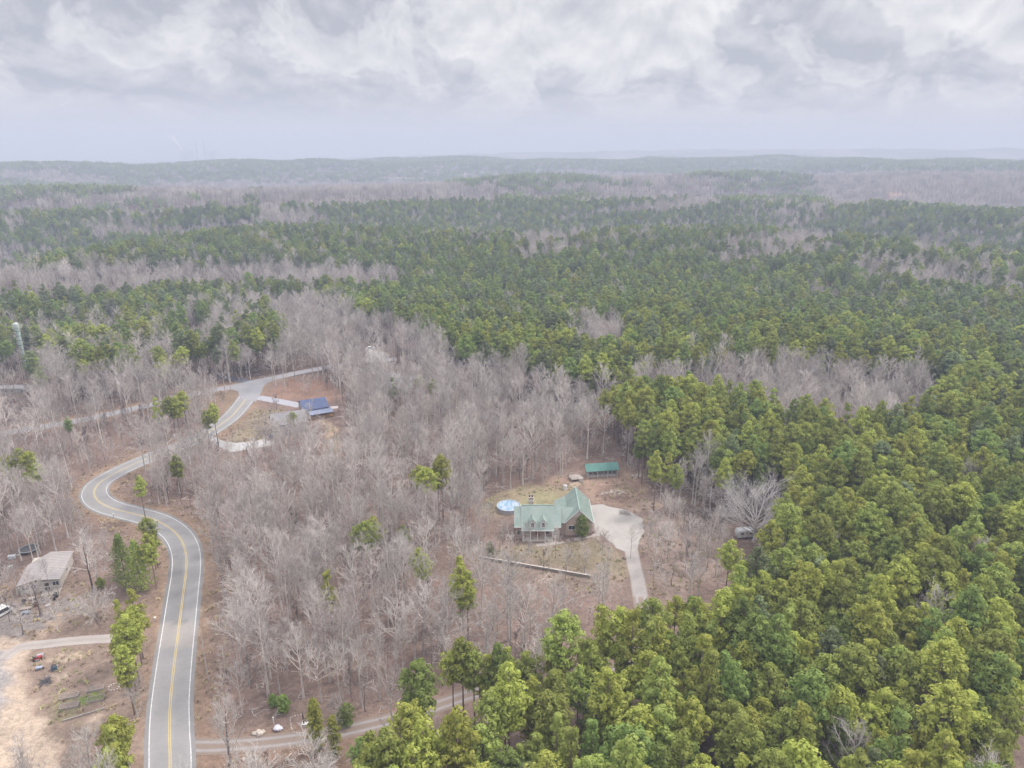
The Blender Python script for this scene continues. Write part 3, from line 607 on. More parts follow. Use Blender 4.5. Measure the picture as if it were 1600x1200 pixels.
def shed():
    x0, y0 = at(918, 747, 0); x1, y1 = at(964, 744, 0); yaw = math.atan2(y1 - y0, x1 - x0); L = math.hypot(x1 - x0, y1 - y0)
    o = empty('garden_shed', (x0, y0, 0), yaw, "long low shed with bright teal metal roof and a row of white-framed openings", 'shed')
    m = MB(); m.box(.2, L - .2, 3.2, 3.4, 0, 3.4); m.box(0.05, .2, .12, 3.4, 0, 3.0); m.box(L - .2, L - .05, .12, 3.4, 0, 3.0); m.box(.2, L - .2, .12, .26, 0, .75); m.box(.2, L - .2, .12, .26, 2.2, 2.75); m.build('wall', mat('shed_wall', (.36, .33, .32), (.44, .41, .39), scale=1), o)
    m = MB(); q = [(-.6, -.7, 2.6), (L + .6, -.7, 2.6), (L + .6, 2.0, 4.3), (-.6, 2.0, 4.3)]; slab(m, q, .12); seams(m, q, .5); q = [(L + .6, 4.2, 2.9), (-.6, 4.2, 2.9), (-.6, 2.01, 4.3), (L + .6, 2.01, 4.3)]; slab(m, q, .12); seams(m, q, .5); m.build('roof', TEAL_ROOF, o)
    
    for x in (0, L - .18): m = MB(); m.prism([(.15, 2.9), (3.3, 2.9), (1.9, 4.1)], 'x', x, x + .18); m.build('gable', DARK, o)
    n = 7
    for k in range(n): x = .5 + (L - 1.0) * (k + .5) / n; window(o, (x, .12, 1.48), (L - 1) / n - .45, 1.3, 'front', pane=DARK)
    for x in (.1, L * .33, L * .66, L - .1): m = MB(); m.box(x - .07, x + .07, -.5, -.36, 0, 2.62); m.build('post', WHITE, o)
    # the deck with rails and steps beside it
    d = empty('wooden_deck', (*at(902, 750, 0), 0), yaw + .1, "weathered wooden deck with rails and steps beside the teal-roofed shed", 'deck')
    m = MB(); m.box(-2.4, 1.9, -1.2, 2.4, .75, .9); m.build('floor', WOOD, d)
    for px_, py_ in ((-2.3, -1.1), (1.8, -1.1), (-2.3, 2.3), (1.8, 2.3), (-.2, -1.1)): m = MB(); m.box(px_ - .06, px_ + .06, py_ - .06, py_ + .06, 0, 1.85); m.build('post', WOOD, d)
    m = MB(); m.box(-2.24, -.26, -1.14, -1.06, 1.72, 1.82); m.box(-2.34, -2.26, -1.04, 2.24, 1.72, 1.82); m.box(-2.24, 1.74, 2.26, 2.34, 1.72, 1.82); m.box(-2.24, -.26, -1.14, -1.06, 1.3, 1.38); m.box(-2.34, -2.26, -1.04, 2.24, 1.3, 1.38); m.build('rail', WOOD, d)
    m = MB(); [m.box(.1, 1.6, -1.2 - .35 * (k + 1), -1.21 - .35 * k, .6 - .2 * k, .68 - .2 * k) for k in range(3)]; m.build('steps', WOOD, d)
shed()
x, y = at(883, 764); t = empty('water_tank', (x, y, 0), 0, "small upright white tank standing in the lawn behind the house", 'tank')
m = MB(); m.lathe([(.62, 0), (.62, 1.25), (.5, 1.5), (.2, 1.62), (.01, 1.64)], 20); m.build('tank_body', WHITE, t); m = MB(); m.lathe([(.2, 1.6), (.2, 1.78), (.01, 1.8)], 12); m.build('cap', DARK, t); m = MB(); m.lathe([(.75, 0), (.75, .1), (.01, .1)], 16); m.build('base', STONE, t)
def pale_fence():
    a = Vector(at(748, 873)); b = Vector(at(922, 903)); L = (b - a).length; yaw = math.atan2(b.y - a.y, b.x - a.x)
    o = empty('timber_wall', (a.x, a.y, 0), yaw, "long low wall of pale weathered timber across the front slope below the house", 'wall')
    n = 14
    m = MB()
    for k in range(3): m.box(0, L, .06, .17, .02 + .22 * k, .22 + .22 * k)
    m.build('boards', WOOD, o); m = MB(); m.box(-.05, L + .05, -.12, .34, .70, .78); m.build('cap_board', mat('pale_board', (.38, .345, .315), (.48, .44, .40), scale=1.5), o)
    for k in range(n + 1): m = MB(); x = L * k / n; m.box(x - .08, x + .08, -.1, .055, 0, .695); m.build('post', WOOD, o)
pale_fence()
def sticks(name, label, cat, uv, R, n, material, seed=0, h=.9, stuff_=False, thick=.05):
    rs = random.Random(seed); m = MB()
    for k in range(n):
        a = rs.uniform(0, 6.28); q = R * math.sqrt(rs.random()); p = Vector((math.cos(a) * q, math.sin(a) * q, rs.uniform(.02, h * (1 - q / R * .7)))); d = Vector((rs.uniform(-1, 1), rs.uniform(-1, 1), rs.uniform(-.2, .35))).normalized() * rs.uniform(.5, 1.3)
        e = p + d; e.z = max(.03, e.z); m.tube(p, e, thick * rs.uniform(.5, 1.2), thick * .3, 4)
    o = m.build(name, material); x, y = at(*uv); o.location = (x, y, 0); return tag(o, label, cat)
BRUSHM = mat('dead_brush', (.26, .235, .23), (.36, .33, .325), scale=2)
sticks('brush_pile', "grey heap of cut brush at the edge of the concrete driveway", 'brush pile', (976, 802), 1.6, 150, BRUSHM, 3, 1.3)
sticks('brush_pile', "loose heap of dead branches on the clay behind the driveway", 'brush pile', (968, 778), 3.2, 150, mat('brown_brush', (.2, .13, .11), (.3, .21, .18), scale=2), 4, .8)
sticks('brush_pile', "small grey heap of branches between the pool and the wood", 'brush pile', (765, 789), 1.3, 70, BRUSHM, 5, .7)
def boulders(pts, label, group, sz=(.35, .7), seed=1, name='rock', material=None):
    rs = random.Random(seed)
    for i, (u, v) in enumerate(pts):
        m = MB(); r = rs.uniform(*sz); m.blob((0, 0, r * .35), r, seed * 50 + i); o = m.build(name, material or STONE, smooth=False); x, y = at(u, v); o.location = (x, y, 0); o.rotation_euler = (0, 0, rs.uniform(0, 6)); tag(o, label[i] if isinstance(label, list) else label, 'rock', group)
boulders([(955, 771), (961, 769), (967, 768), (973, 770), (948, 772), (941, 773)], "pale rocks strewn along the clay between house and shed", 'pale rocks on the clay', (.3, .6), 2)
boulders([(989, 745), (995, 743), (1000, 746), (992, 748), (1003, 743)], "rubble stones heaped on the bank right of the teal shed", 'rubble by the shed', (.4, .8), 3)
boulders([(398, 1147), (404, 1145), (411, 1144), (407, 1148)], "pale rocks grouped beside the start of the gravel driveway", 'rocks by the drive entrance', (.45, .75), 4)
boulders([(381, 1187), (390, 1184), (396, 1182)], "small white rocks in a line below the gravel driveway", 'rocks below the drive', (.25, .45), 5)

# --- barn with the blue roof
def barn():
    a = Vector(at(474, 642, 3.3)); b = Vector(at(514.5, 635.5, 3.3)); yaw = math.atan2(b.y - a.y, b.x - a.x); L = (b - a).length
    r0 = Vector(at(460, 630, 5.6)); nv = Vector((-(b - a).y, (b - a).x)).normalized(); D = 6.2
    o = empty('blue_barn', (a.x, a.y, 0), yaw, "barn with blue metal roof and an open timber porch by the road junction", 'barn')
    m = MB(); m.prism([(.4, -.2), (2 * D - .4, -.2), (2 * D - .4, 3.25), (D, 5.55), (.4, 3.25)], 'x', .4, L - .4); m.build('wall', GREYW, o)
    m = MB(); q = [(0, 0, 3.3), (L, 0, 3.3), (L, D, 5.75), (0, D, 5.75)]; slab(m, q, .12); seams(m, q, .7); q = [(L, 2 * D, 3.3), (0, 2 * D, 3.3), (0, D + .01, 5.75), (L, D + .01, 5.75)]; slab(m, q, .12); seams(m, q, .7); m.build('roof', BLUE_ROOF, o)
    m = MB(); q = [(1.6, -3.6, 2.25), (L + .8, -3.6, 2.25), (L + .8, .3, 2.85), (1.6, .3, 2.85)]; slab(m, q, .12); seams(m, q, .7); m.build('porch_roof', metal_roof('light_blue_grey_metal', (.17, .20, .30), (.21, .24, .34)), o)
    for x in (1.8, 4.6, 7.4, L + .6): m = MB(); m.box(x - .09, x + .09, -3.45, -3.27, 0, 2.2); m.build('post', ORANGE_WOOD, o)
    m = MB(); m.box(1.7, L + .7, -3.5, .1, .3, .45); m.build('porch_floor', ORANGE_WOOD, o)
    m = MB(); [m.box(5.0, L + .5, -3.4, -3.32, z, z + .12) for z in (.75, 1.15)]; [m.box(x, x + .08, -3.42, -3.30, .45, 1.3) for x in np.arange(5.2, L + .4, 1.1)]; m.build('porch_rail', ORANGE_WOOD, o)
    m = MB(); m.box(5.2, L - .6, .25, .395, .45, 2.5); m.build('timber_panel', ORANGE_WOOD, o)
    m = MB(); m.box(2.2, 3.4, .28, .395, .3, 2.3); m.build('door', DARK, o)
    t = empty('market_canopy', (*at(523, 645), 0), yaw - .2, "small pale flat canopy on posts at the barn's eastern corner", 'canopy')
    m = MB(); m.box(-1.6, 1.6, -1.5, 1.5, 2.3, 2.4); m.build('top', mat('pale_canvas', (.42, .37, .36), (.36, .32, .31), scale=1), t)
    for px_, py_ in ((-1.5, -1.4), (1.5, -1.4), (-1.5, 1.4), (1.5, 1.4)): m = MB(); m.box(px_ - .05, px_ + .05, py_ - .05, py_ + .05, 0, 2.3); m.build('post', DARK, t)
barn()
gable_house('grey_house', "grey house with grey shingle roof above the pale concrete driveway", 'house', at(452, 672), .42, 12.5, 8.0, 4.6, 7.6, GREYW, GREY_ROOF, .45, [('left', -1.5, 3.4, 1.4, 1.5), ('left', 1.8, 3.4, 1.2, 1.4), ('front', -4, 3.2, 1.3, 1.5), ('front', -1, 3.2, 1.3, 1.5), ('front', 2, 3.2, 1.3, 1.5), ('front', 4.6, 3.2, 1.0, 1.4), ('front', 0.5, 0, 1.1, 2.1), ('back', 0, 3, 1.5, 1.3)])
gable_house('grey_roofed_house', "wide house with pale blue-grey roof half hidden behind bare trees east of the barn", 'house', at(624, 606), -.35, 17.0, 13.0, 2.9, 6.6, SIDING, PALE_ROOF, .5, [('front', -5, 1.6, 1.4, 1.3), ('front', 0, 0, 1.1, 2.1), ('front', 4, 1.6, 1.4, 1.3), ('right', 0, 1.7, 1.3, 1.3), ('left', 0, 1.7, 1.3, 1.3)])
def far_house(*a, **k): return gable_house(*a, **k)
zz = lambda u, v: (*at(u, v), h1(*at(u, v)))
far_house('white_house', "white house with many windows seen through trees beside the far parking pad", 'house', zz(530, 553), -.25, 15.0, 9.0, 5.2, 8.0, WHITE, GREY_ROOF, .4, [('front', x, z, 1.2, 1.4) for x in (-5.5, -2.5, .5, 3.5, 6) for z in (1.5, 4.0)] + [('right', 0, 4, 1.2, 1.4), ('right', 2, 1.6, 1.2, 1.4)])
far_house('trailer_home', "long white trailer home at the western edge, half hidden by trees", 'trailer home', zz(14, 596), .06, 17.0, 5.0, 2.9, 3.5, WHITE, GREY_ROOF, .25, [('front', x, 1.7, 1.0, 1.1) for x in (-7, -4.5, -1, 2, 6.5)] + [('front', 4.2, 0, 1, 2.1)])
far_house('dark_roofed_house', "low house with dark roof among bare trees behind the side road", 'house', zz(186, 548), .05, 13.0, 8.0, 2.7, 5.4, SIDING, SLATE_ROOF, .5, [('front', -4, 1.5, 1.3, 1.2), ('front', 0, 0, 1, 2.1), ('front', 3.5, 1.5, 1.3, 1.2)])
far_house('small_white_house', "small white house glimpsed between pines farthest up the wood", 'house', zz(300, 516), .2, 11.0, 7.0, 3.2, 5.6, WHITE, SLATE_ROOF, .4, [('front', -3, 1.7, 1.2, 1.3), ('front', 1, 0, 1, 2.1), ('front', 3.2, 1.7, 1.2, 1.3)])
def silo():
    x, y = at(34, 549); z = h1(x, y); o = empty('metal_tower', (x, y, z), 0, "narrow pale green metal tower rising above the bare trees at the western edge", 'tower'); o.scale = (.78, .78, (16.0 - z) / 16.6)
    m = MB(); m.lathe([(1.5, 0), (1.55, 14.6)], 20); m.build('tower_shell', mat('pale_green_metal_sheet', (.33, .42, .38), (.45, .53, .49), scale=.8, rough=.5, stretch=(1, 1, .25)), o)
    for k in range(9): m = MB(); m.lathe([(1.56, .8 + k * 1.6), (1.64, .84 + k * 1.6), (1.64, .98 + k * 1.6), (1.56, 1.02 + k * 1.6)], 20); m.build('band', mat('dark_green_band', (.12, .18, .16), rough=.6), o)
    m = MB(); m.lathe([(1.75, 14.6), (1.85, 15.0), (1.75, 16.1), (1.2, 16.5), (.01, 16.6)], 20); m.build('cap', mat('pale_cap', (.40, .46, .43), (.48, .53, .5), scale=1), o)
    m = MB(); [m.box(-.28, .28, -1.78, -1.72, .4 + .4 * k, .45 + .4 * k) for k in range(36)]; m.box(-.32, -.27, -1.8, -1.72, .2, 15); m.box(.27, .32, -1.8, -1.72, .2, 15); m.build('ladder', WOOD, o)
silo()

def car(name, label, loc, yaw, paint, L=4.6, Wd=1.85, H=1.5, van=False):
    o = empty(name, loc, yaw, label, 'van' if van else 'car'); h = L / 2
    prof = [(-h, .35), (-h, .95), (-h + .1, 1.0), (-h + .25, H), (h - 1.1, H), (h - .35, 1.15), (h, .95), (h, .35)] if van else [(-h, .35), (-h, .85), (-h + .45, .95), (-h + 1.0, H), (h - 2.0, H), (h - 1.2, .98), (h - .1, .85), (h, .35)]
    m = MB(); m.prism(prof, 'y', -Wd / 2, Wd / 2); m.build('body', paint, o)
    g = MB(); zt, zb = H - .1, 1.02
    for s in (-1, 1): y0, y1 = sorted((s * Wd / 2 + s * .005, s * Wd / 2 + s * .02)); g.prism([(-h + .62, zb), (h - 1.5 if not van else h - .8, zb), (h - 2.05 if not van else h - 1.2, zt), (-h + 1.0 if not van else -h + .6, zt)], 'y', y0, y1)
    g.build('side_glass', PANE, o)
    g = MB(); p0, p1 = ((h - 2.0, H), (h - 1.2, .98)) if not van else ((h - 1.1, H), (h - .35, 1.15)); k = .02
    slab(g, [(p1[0] + k, -Wd / 2 + .12, p1[1] + k), (p1[0] + k, Wd / 2 - .12, p1[1] + k), (p0[0] + k, Wd / 2 - .12, p0[1] + k), (p0[0] + k, -Wd / 2 + .12, p0[1] + k)], .015); g.build('windscreen', PANE, o)
    for x in (-h + .85, h - .85):
        for s in (-1, 1):
            w = MB(); w.tube((x, s * (Wd / 2 - .2), .33), (x, s * (Wd / 2 + .03), .33), .33, .33, 14); wh = w.build('wheel', RUBBER, o); w = MB(); w.tube((x, s * (Wd / 2 + .031), .33), (x, s * (Wd / 2 + .045), .33), .19, .19, 10); w.build('rim', STONE, wh)
    for s in (-1, 1): m = MB(); m.box(h - .02, h + .02, s * Wd * .36 - .16, s * Wd * .36 + .16, .62, .76); m.build('headlight', WHITE, o)
    return o
car('parked_van', "white van parked at the western edge beside the cluttered yard", (*at(1, 962), 0), 1.15, WHITE, 5.0, 1.95, 2.0, True)
car('parked_car', "dark car on the far parking pad, western of the two", (*at(566, 543), h1(*at(566, 543)) + .1), .2, mat('dark_car_paint', (.03, .035, .045), rough=.3))
car('parked_car', "white car on the far parking pad, eastern of the two", (*at(579, 541), h1(*at(579, 541)) + .5), .1, WHITE)
car('parked_car', "dark blue car at the top end of the pale concrete driveway", (*at(423, 685), .07), 1.9, mat('blue_car_paint', (.03, .04, .07), rough=.3))

# --- the cluttered yard with the old house
def old_house():
    P = [Vector(at(u, v, 3.2)) for u, v in ((24, 914), (94, 903), (93, 863), (58, 862))]
    ax = (P[1] - P[0]).normalized(); yaw = math.atan2(ax.y, ax.x); L = (P[1] - P[0]).length; D = abs((P[2] - P[1]).dot(Vector((-ax.y, ax.x))))
    o = empty('old_house', (P[0].x, P[0].y, 0), yaw, "old house with faded pinkish metal roof in a cluttered yard left of the road", 'house')
    m = MB(); m.box(.5, L - .4, .5, D * .98, -.2, 2.75); m.build('wall', SIDING, o)
    m = MB(); xr = L * .46
    q = [(-.1, D * .72, 2.85), (0, -.1, 2.75), (xr, -.2, 3.75), (xr, D, 3.75)]; slab(m, q, .1); seams(m, q, .8); q = [(L, -.2, 3.05), (L, D, 3.05), (xr + .01, D, 3.75), (xr + .01, -.2, 3.75)]; slab(m, q, .1); seams(m, q, .8); m.build('roof', PINK_ROOF, o)
    m = MB(); q = [(L * .55, -2.4, 2.3), (L * .98, -2.4, 2.3), (L * .98, -.1, 2.8), (L * .55, -.1, 2.8)]; m.box(L * .55, L * .98, -2.3, .48, .02, .2); m.build('porch_floor', WOOD, o)
    for x in (L * .56, L * .76, L * .965): m = MB(); m.box(x - .08, x + .08, -2.3, -2.14, .2, 2.5); m.build('porch_post', WOOD, o)
    m = MB(); m.box(L * .55, L * .98, -2.3, -2.16, 2.5, 2.66); m.build('porch_beam', WOOD, o)
    for x, w in ((1.8, 1.6), (L * .36, 1.2), (L * .86, 1.4)): window(o, (x, .5, 1.6), w, 1.2, 'front')
    door(o, (L * .66, .5, .05), 1.0, 2.05, 'front', DARK); window(o, (L - .4, D * .5, 1.6), 1.2, 1.1, 'right')
old_house()
x, y = at(46, 861); t = empty('trampoline', (x, y, 0), 0, "round dark trampoline partly hidden behind the old pinkish-roofed house", 'trampoline')
m = MB(); m.lathe([(2.2, .86), (.01, .84)], 28); m.build('mat', mat('trampoline_net', (.07, .07, .075), (.10, .10, .105), scale=2), t); m = MB(); m.lathe([(2.2, .82), (2.2, .92), (2.45, .92), (2.45, .82)], 28); m.build('frame_ring', mat('steel', (.3, .31, .33), rough=.4), t)
for k in range(6): m = MB(); a = k * 1.047; m.tube((2.35 * math.cos(a), 2.35 * math.sin(a), 0), (2.35 * math.cos(a), 2.35 * math.sin(a), .84), .04, .04, 6); m.build('leg', MATS['steel'], t)
def barrel(label, uv, colr, r=.32, h=.9, open_=True):
    x, y = at(*uv); o = empty('barrel', (x, y, 0), 0, label, 'barrel'); mt = mat('barrel ' + str(colr), colr, tuple(c * .8 for c in colr), scale=3, rough=.5)
    m = MB(); m.lathe([(.01, .02), (r, .02), (r * 1.06, h * .35), (r * 1.06, h * .65), (r, h), (r * .93, h), (r * .93, h - .1)], 16); m.build('drum', mt, o); m = MB(); m.lathe([(r * .92, h - .09), (.01, h - .09)], 16); m.build('top', DARK, o); m = MB(); m.lathe([(r * 1.07, h * .48), (r * 1.1, h * .5), (r * 1.07, h * .52)], 16); m.build('hoop', mt, o)
barrel("open blue barrel in the dirt north of the garden beds", (85, 1046), (.07, .12, .19), .55, .95)
barrel("black barrel by the old house's porch corner", (84, 938), (.03, .03, .035), .4, 1.0); barrel("tall black drum beside the porch corner barrel", (88, 933), (.035, .035, .04), .45, 1.2); barrel("rusty drum in the cluttered yard by the porch steps", (56, 947), (.22, .12, .09), .38, .9)
barrel("dark drum among the yard junk left of the porch", (38, 942), (.05, .05, .06), .45, .9); barrel("round white tub behind the old house", (28, 868), (.6, .58, .55), .55, .7)
def crate(label, uv, yaw, dims, colr, name='crate'):
    x, y = at(*uv); L, Wd, H = dims; o = empty(name, (x, y, 0), yaw, label, name.replace('_', ' ')); mt = mat('crate ' + str(colr), colr, tuple(c * .8 for c in colr), scale=2, rough=.8)
    m = MB(); m.box(-L / 2, L / 2, -Wd / 2, Wd / 2, .05, H); m.build('box_body', mt, o); m = MB(); m.box(-L / 2 - .05, L / 2 + .05, -Wd / 2 - .05, Wd / 2 + .05, H + .002, H + .09); m.build('lid', mt, o)
    m = MB(); [m.box(x_ - .06, x_ + .06, -Wd / 2 - .03, -Wd / 2 - .002, .05, H - .05) for x_ in (-L * .35, 0, L * .35)]; m.build('slats', mt, o)
crate("white chest freezer standing behind the old house", (19, 873), .2, (1.6, .8, .9), (.58, .6, .62), 'chest_freezer'); crate("pale crate leaning in the yard left of the old house", (17, 889), .7, (1.0, .8, .8), (.5, .52, .52))
crate("cream storage box against the old house's front wall", (35, 925), .1, (1.8, .9, 1.3), (.5, .46, .38), 'storage_box'); crate("grey plank box among the junk in front of the porch", (51, 937), .4, (1.5, .7, .5), (.36, .33, .3), 'plank_box'); crate("low timber stack box at the yard's southern junk line", (40, 953), .3, (2.6, .9, .45), (.3, .25, .22), 'plank_box')
crate("blue-grey tool chest low in the junk line", (41, 959), .2, (1.4, .7, .5), (.24, .27, .32), 'tool_chest'); crate("white bucket-sized box by the porch steps", (76, 948), .5, (.9, .6, .5), (.48, .46, .45))
sticks('scrap_heap', "heap of grey scrap wood in front of the old porch", 'scrap heap', (66, 940), 1.6, 60, BRUSHM, 8, .8, thick=.09); sticks('scrap_heap', "dark heap of metal scrap in the dirt by the pale track", 'scrap heap', (71, 1066), 1.1, 60, mat('dark_scrap', (.07, .07, .08), (.14, .13, .14), scale=3), 9, .7, thick=.09); sticks('scrap_heap', "scattered boards beside the van in the yard", 'scrap heap', (22, 950), 2.0, 40, BRUSHM, 10, .4, thick=.1)
def mower():
    x, y = at(58, 1031); o = empty('riding_mower', (x, y, 0), .5, "red riding mower parked on the dirt by the pale track", 'mower'); RED = mat('red_paint', (.34, .04, .04), (.28, .04, .04), scale=2, rough=.4)
    m = MB(); m.box(.1, .95, -.32, .32, .35, .78); m.box(.95, 1.05, -.28, .28, .35, .68); m.build('hood', RED, o); m = MB(); m.box(-.7, .1, -.42, .42, .35, .5); m.build('chassis', RED, o); m = MB(); m.box(-.55, -.1, -.25, .25, .52, .66); m.box(-.66, -.55, -.25, .25, .56, 1.0); m.build('seat', BLACK, o)
    m = MB(); m.tube((.12, 0, .78), (-.06, 0, 1.0), .025, .025, 6); m.lathe([(.15, 1.0), (.19, 1.02), (.15, 1.04)], 12, cx=-.06); m.build('steering_wheel', BLACK, o); m = MB(); m.box(-.3, .45, -.55, .55, .1, .3); m.build('mower_deck', mat('grey_steel', (.3, .3, .32), rough=.5), o)
    for x_, r in ((-.5, .28), (.75, .2)):
        for s in (-1, 1): m = MB(); m.tube((x_, s * .36, r), (x_, s * .52, r), r, r, 12); m.build('wheel', RUBBER, o)
    crate("grey steel box on the ground behind the red mower", (63, 1027), .4, (1.2, .8, .55), (.33, .34, .38), 'steel_box')
mower()
x, y = at(62, 1046); o = empty('wheelbarrow', (x, y, 0), .3, "pale blue wheelbarrow in the dirt between mower and barrel", 'wheelbarrow'); PB = mat('faded_blue', (.27, .30, .38), rough=.6)
m = MB(); m.prism([(-.5, .3), (.4, .3), (.65, .65), (-.65, .65)], 'y', -.35, .35); m.build('tray', PB, o); m = MB(); m.tube((.7, -.06, .2), (.7, .06, .2), .2, .2, 12); m.build('wheel', RUBBER, o); m = MB(); [m.tube((.6, s * .1, .25), (-1.2, s * .3, .5), .03, .03, 6) for s in (-1, 1)]; m.build('handles', WOOD, o)
def bed(label, c, L, Wd, yaw, green=None):
    x, y = at(*c); o = empty('raised_bed', (x, y, 0), yaw, label, 'raised bed', 'raised garden beds')
    for (x0, x1, y0, y1) in ((-L / 2, L / 2, -Wd / 2 - .1, -Wd / 2), (-L / 2, L / 2, Wd / 2, Wd / 2 + .1), (-L / 2 - .1, -L / 2, -Wd / 2 - .1, Wd / 2 + .1), (L / 2, L / 2 + .1, -Wd / 2 - .1, Wd / 2 + .1)): m = MB(); m.box(x0, x1, y0, y1, 0, .42); m.build('board', WOOD, o)
    m = MB(); m.box(-L / 2, L / 2, -Wd / 2, Wd / 2, .02, .33); m.build('soil', green or SOIL, o)
G_YAW = .30
WEEDS = mat('young_greens', (.10, .15, .04), (.19, .17, .10), scale=3, rough=1)
bed("wooden raised bed of bare soil, northwestern of the four in the garden", (108.5, 1089), 3.2, 1.1, G_YAW); bed("wooden raised bed of bare soil, southwestern of the four in the garden", (108.5, 1104), 3.2, 1.2, G_YAW)
bed("wooden raised bed of pale soil, northeastern of the four in the garden", (149.5, 1077), 2.9, 1.1, G_YAW); bed("wooden raised bed with young greens, southeastern of the four", (150, 1093), 2.9, 1.2, G_YAW, WEEDS)
a = Vector(at(98, 1128)); b = Vector(at(164, 1108)); m = MB(); L = (b - a).length; m.box(0, L, -.09, .09, 0, .38); [m.box(x_ - .06, x_ + .06, .092, .2, 0, .5) for x_ in np.linspace(.3, L - .3, 5)]; o = m.build('timber_edging', WOOD); o.location = (a.x, a.y, 0); o.rotation_euler = (0, 0, math.atan2(b.y - a.y, b.x - a.x)); tag(o, "long grey timber edging along the garden's southern side", 'edging')
x, y = at(178, 1074)
rs = random.Random(4); m = MB()
for k in range(12): a = k * .524; m.blob((1.0 * math.cos(a), 1.0 * math.sin(a), .1), .2, 60 + k, n=6, m=4)
o = m.build('stone_ring', STONE); o.location = (x, y, 0); tag(o, "ring of pale stones round a sapling on the road bank", 'stone ring')

# --- the entrance of the gravel driveway
x, y = at(477, 1134); o = empty('black_post', (x, y, 0), 0, "tall black pointed post on a pale stone base beside the gravel driveway", 'post')
m = MB(); m.box(-.5, .5, -.32, .32, 0, .55); m.build('base', STONE, o); m = MB(); m.box(-.58, .58, -.4, .4, .552, .64); m.build('base_cap', WHITE, o); m = MB(); m.path([(-.2, 0, .64), (-.24, 0, 2.0), (-.34, 0, 3.5)], [.16, .13, .03], 8); m.build('shaft', BLACK, o)
edge = [at(*p) for p in [(470, 1117), (461, 1119), (454, 1122), (454, 1130), (456, 1140), (460, 1145), (468, 1146), (477, 1144)]]; m = MB(); rs = random.Random(9)
for p in catmull(edge, .45): m.blob((p.x, p.y, .06), rs.uniform(.13, .2), rs.randint(0, 999), n=6, m=4)
tag(m.build('stone_edging', STONE), "curved row of small pale stones edging the flower bed by the black post", 'edging')
x, y = at(428, 1131); o = empty('white_post', (x, y, 0), .2, "short white marker post near the pale rocks at the drive entrance", 'post'); m = MB(); m.box(-.1, .1, -.1, .1, 0, 1.5); m.build('shaft', WHITE, o); m = MB(); m.box(-.15, .15, -.15, .15, 1.5, 1.6); m.build('cap', STONE, o)
x, y = at(434, 1139); m = MB(); m.blob((0, 0, .3), .8, 77, n=12, m=6, sq=.45); m.blob((.55, -.1, .22), .5, 78, n=10, m=6, sq=.5); o = m.build('white_sack', mat('white_plastic', (.60, .60, .68), (.50, .50, .58), scale=3, rough=.5), smooth=True); o.location = (x, y, 0); tag(o, "crumpled white plastic sack on the ground beside the short white post", 'sack')
def mailbox(label, uv, yaw, post=WOOD):
    x, y = at(*uv); o = empty('mailbox', (x, y, 0), yaw, label, 'mailbox', 'mailboxes along the road'); m = MB(); m.box(-.06, .06, -.06, .06, 0, 1.05); m.build('post', post, o); m = MB(); m.prism([(-.16, 1.05), (.16, 1.05), (.16, 1.22), (.1, 1.34), (-.1, 1.34), (-.16, 1.22)], 'y', -.3, .3); b = m.build('box_shell', WHITE, o); m = MB(); m.box(-.15, .15, -.33, -.301, 1.07, 1.3); m.build('door', STONE, b)
mailbox("white mailbox on the grass verge east of the garden lane", (243, 972), .1); mailbox("white mailbox beside the sharp road bend", (178, 809), 1.2); mailbox("white mailbox where the barn driveway meets the road", (408, 628), .6)
x, y = at(326, 1063); m = MB(); m.path([(0, 0, 0), (-.1, .1, 4), (-.3, .5, 8), (-.35, 1.0, 11)], [.16, .13, .09, .04], 7); [m.tube((-.2, .3, z), (-.2 + dx, .3 + .3, z + .8), .04, .015, 5) for z, dx in ((6, .9), (7.5, -.8), (9, .6))]; o = m.build('dead_trunk', mat('pale_dead_wood', (.42, .37, .35), (.5, .46, .44), scale=1)); o.location = (x, y, 0); tag(o, "slim pale dead trunk standing on the east verge of the road", 'dead tree')
# --- camper under the oak
def camper():
    x, y = at(1164, 839); o = empty('camper', (x, y, 0), .12, "white camper trailer parked under the broad bare oak", 'camper'); m = MB(); m.prism([(-2.6, .5), (2.6, .5), (2.75, 1.6), (2.5, 2.5), (-2.5, 2.5), (-2.75, 1.6)], 'y', -1.1, 1.1); m.build('body', WHITE, o)
    m = MB(); m.box(-2.4, 2.4, -1.05, 1.05, 2.502, 2.6); m.build('roof', mat('camper_roof', (.58, .60, .63), (.5, .52, .55), scale=1.5), o); [window(o, (x_, -1.1, 1.75), .9, .6, 'front', frame=STONE) for x_ in (-1.4, 1.2)]; door(o, (0, -1.1, .6), .65, 1.75, 'front', STONE)
    for s in (-1, 1): m = MB(); m.tube((0, s * .85, .33), (0, s * 1.08, .33), .33, .33, 14); m.build('wheel', RUBBER, o)
    m = MB(); m.tube((2.6, -.3, .55), (3.8, 0, .5), .05, .05, 6); m.tube((2.6, .3, .55), (3.8, 0, .5), .05, .05, 6); m.build('tow_bar', DARK, o)
camper()
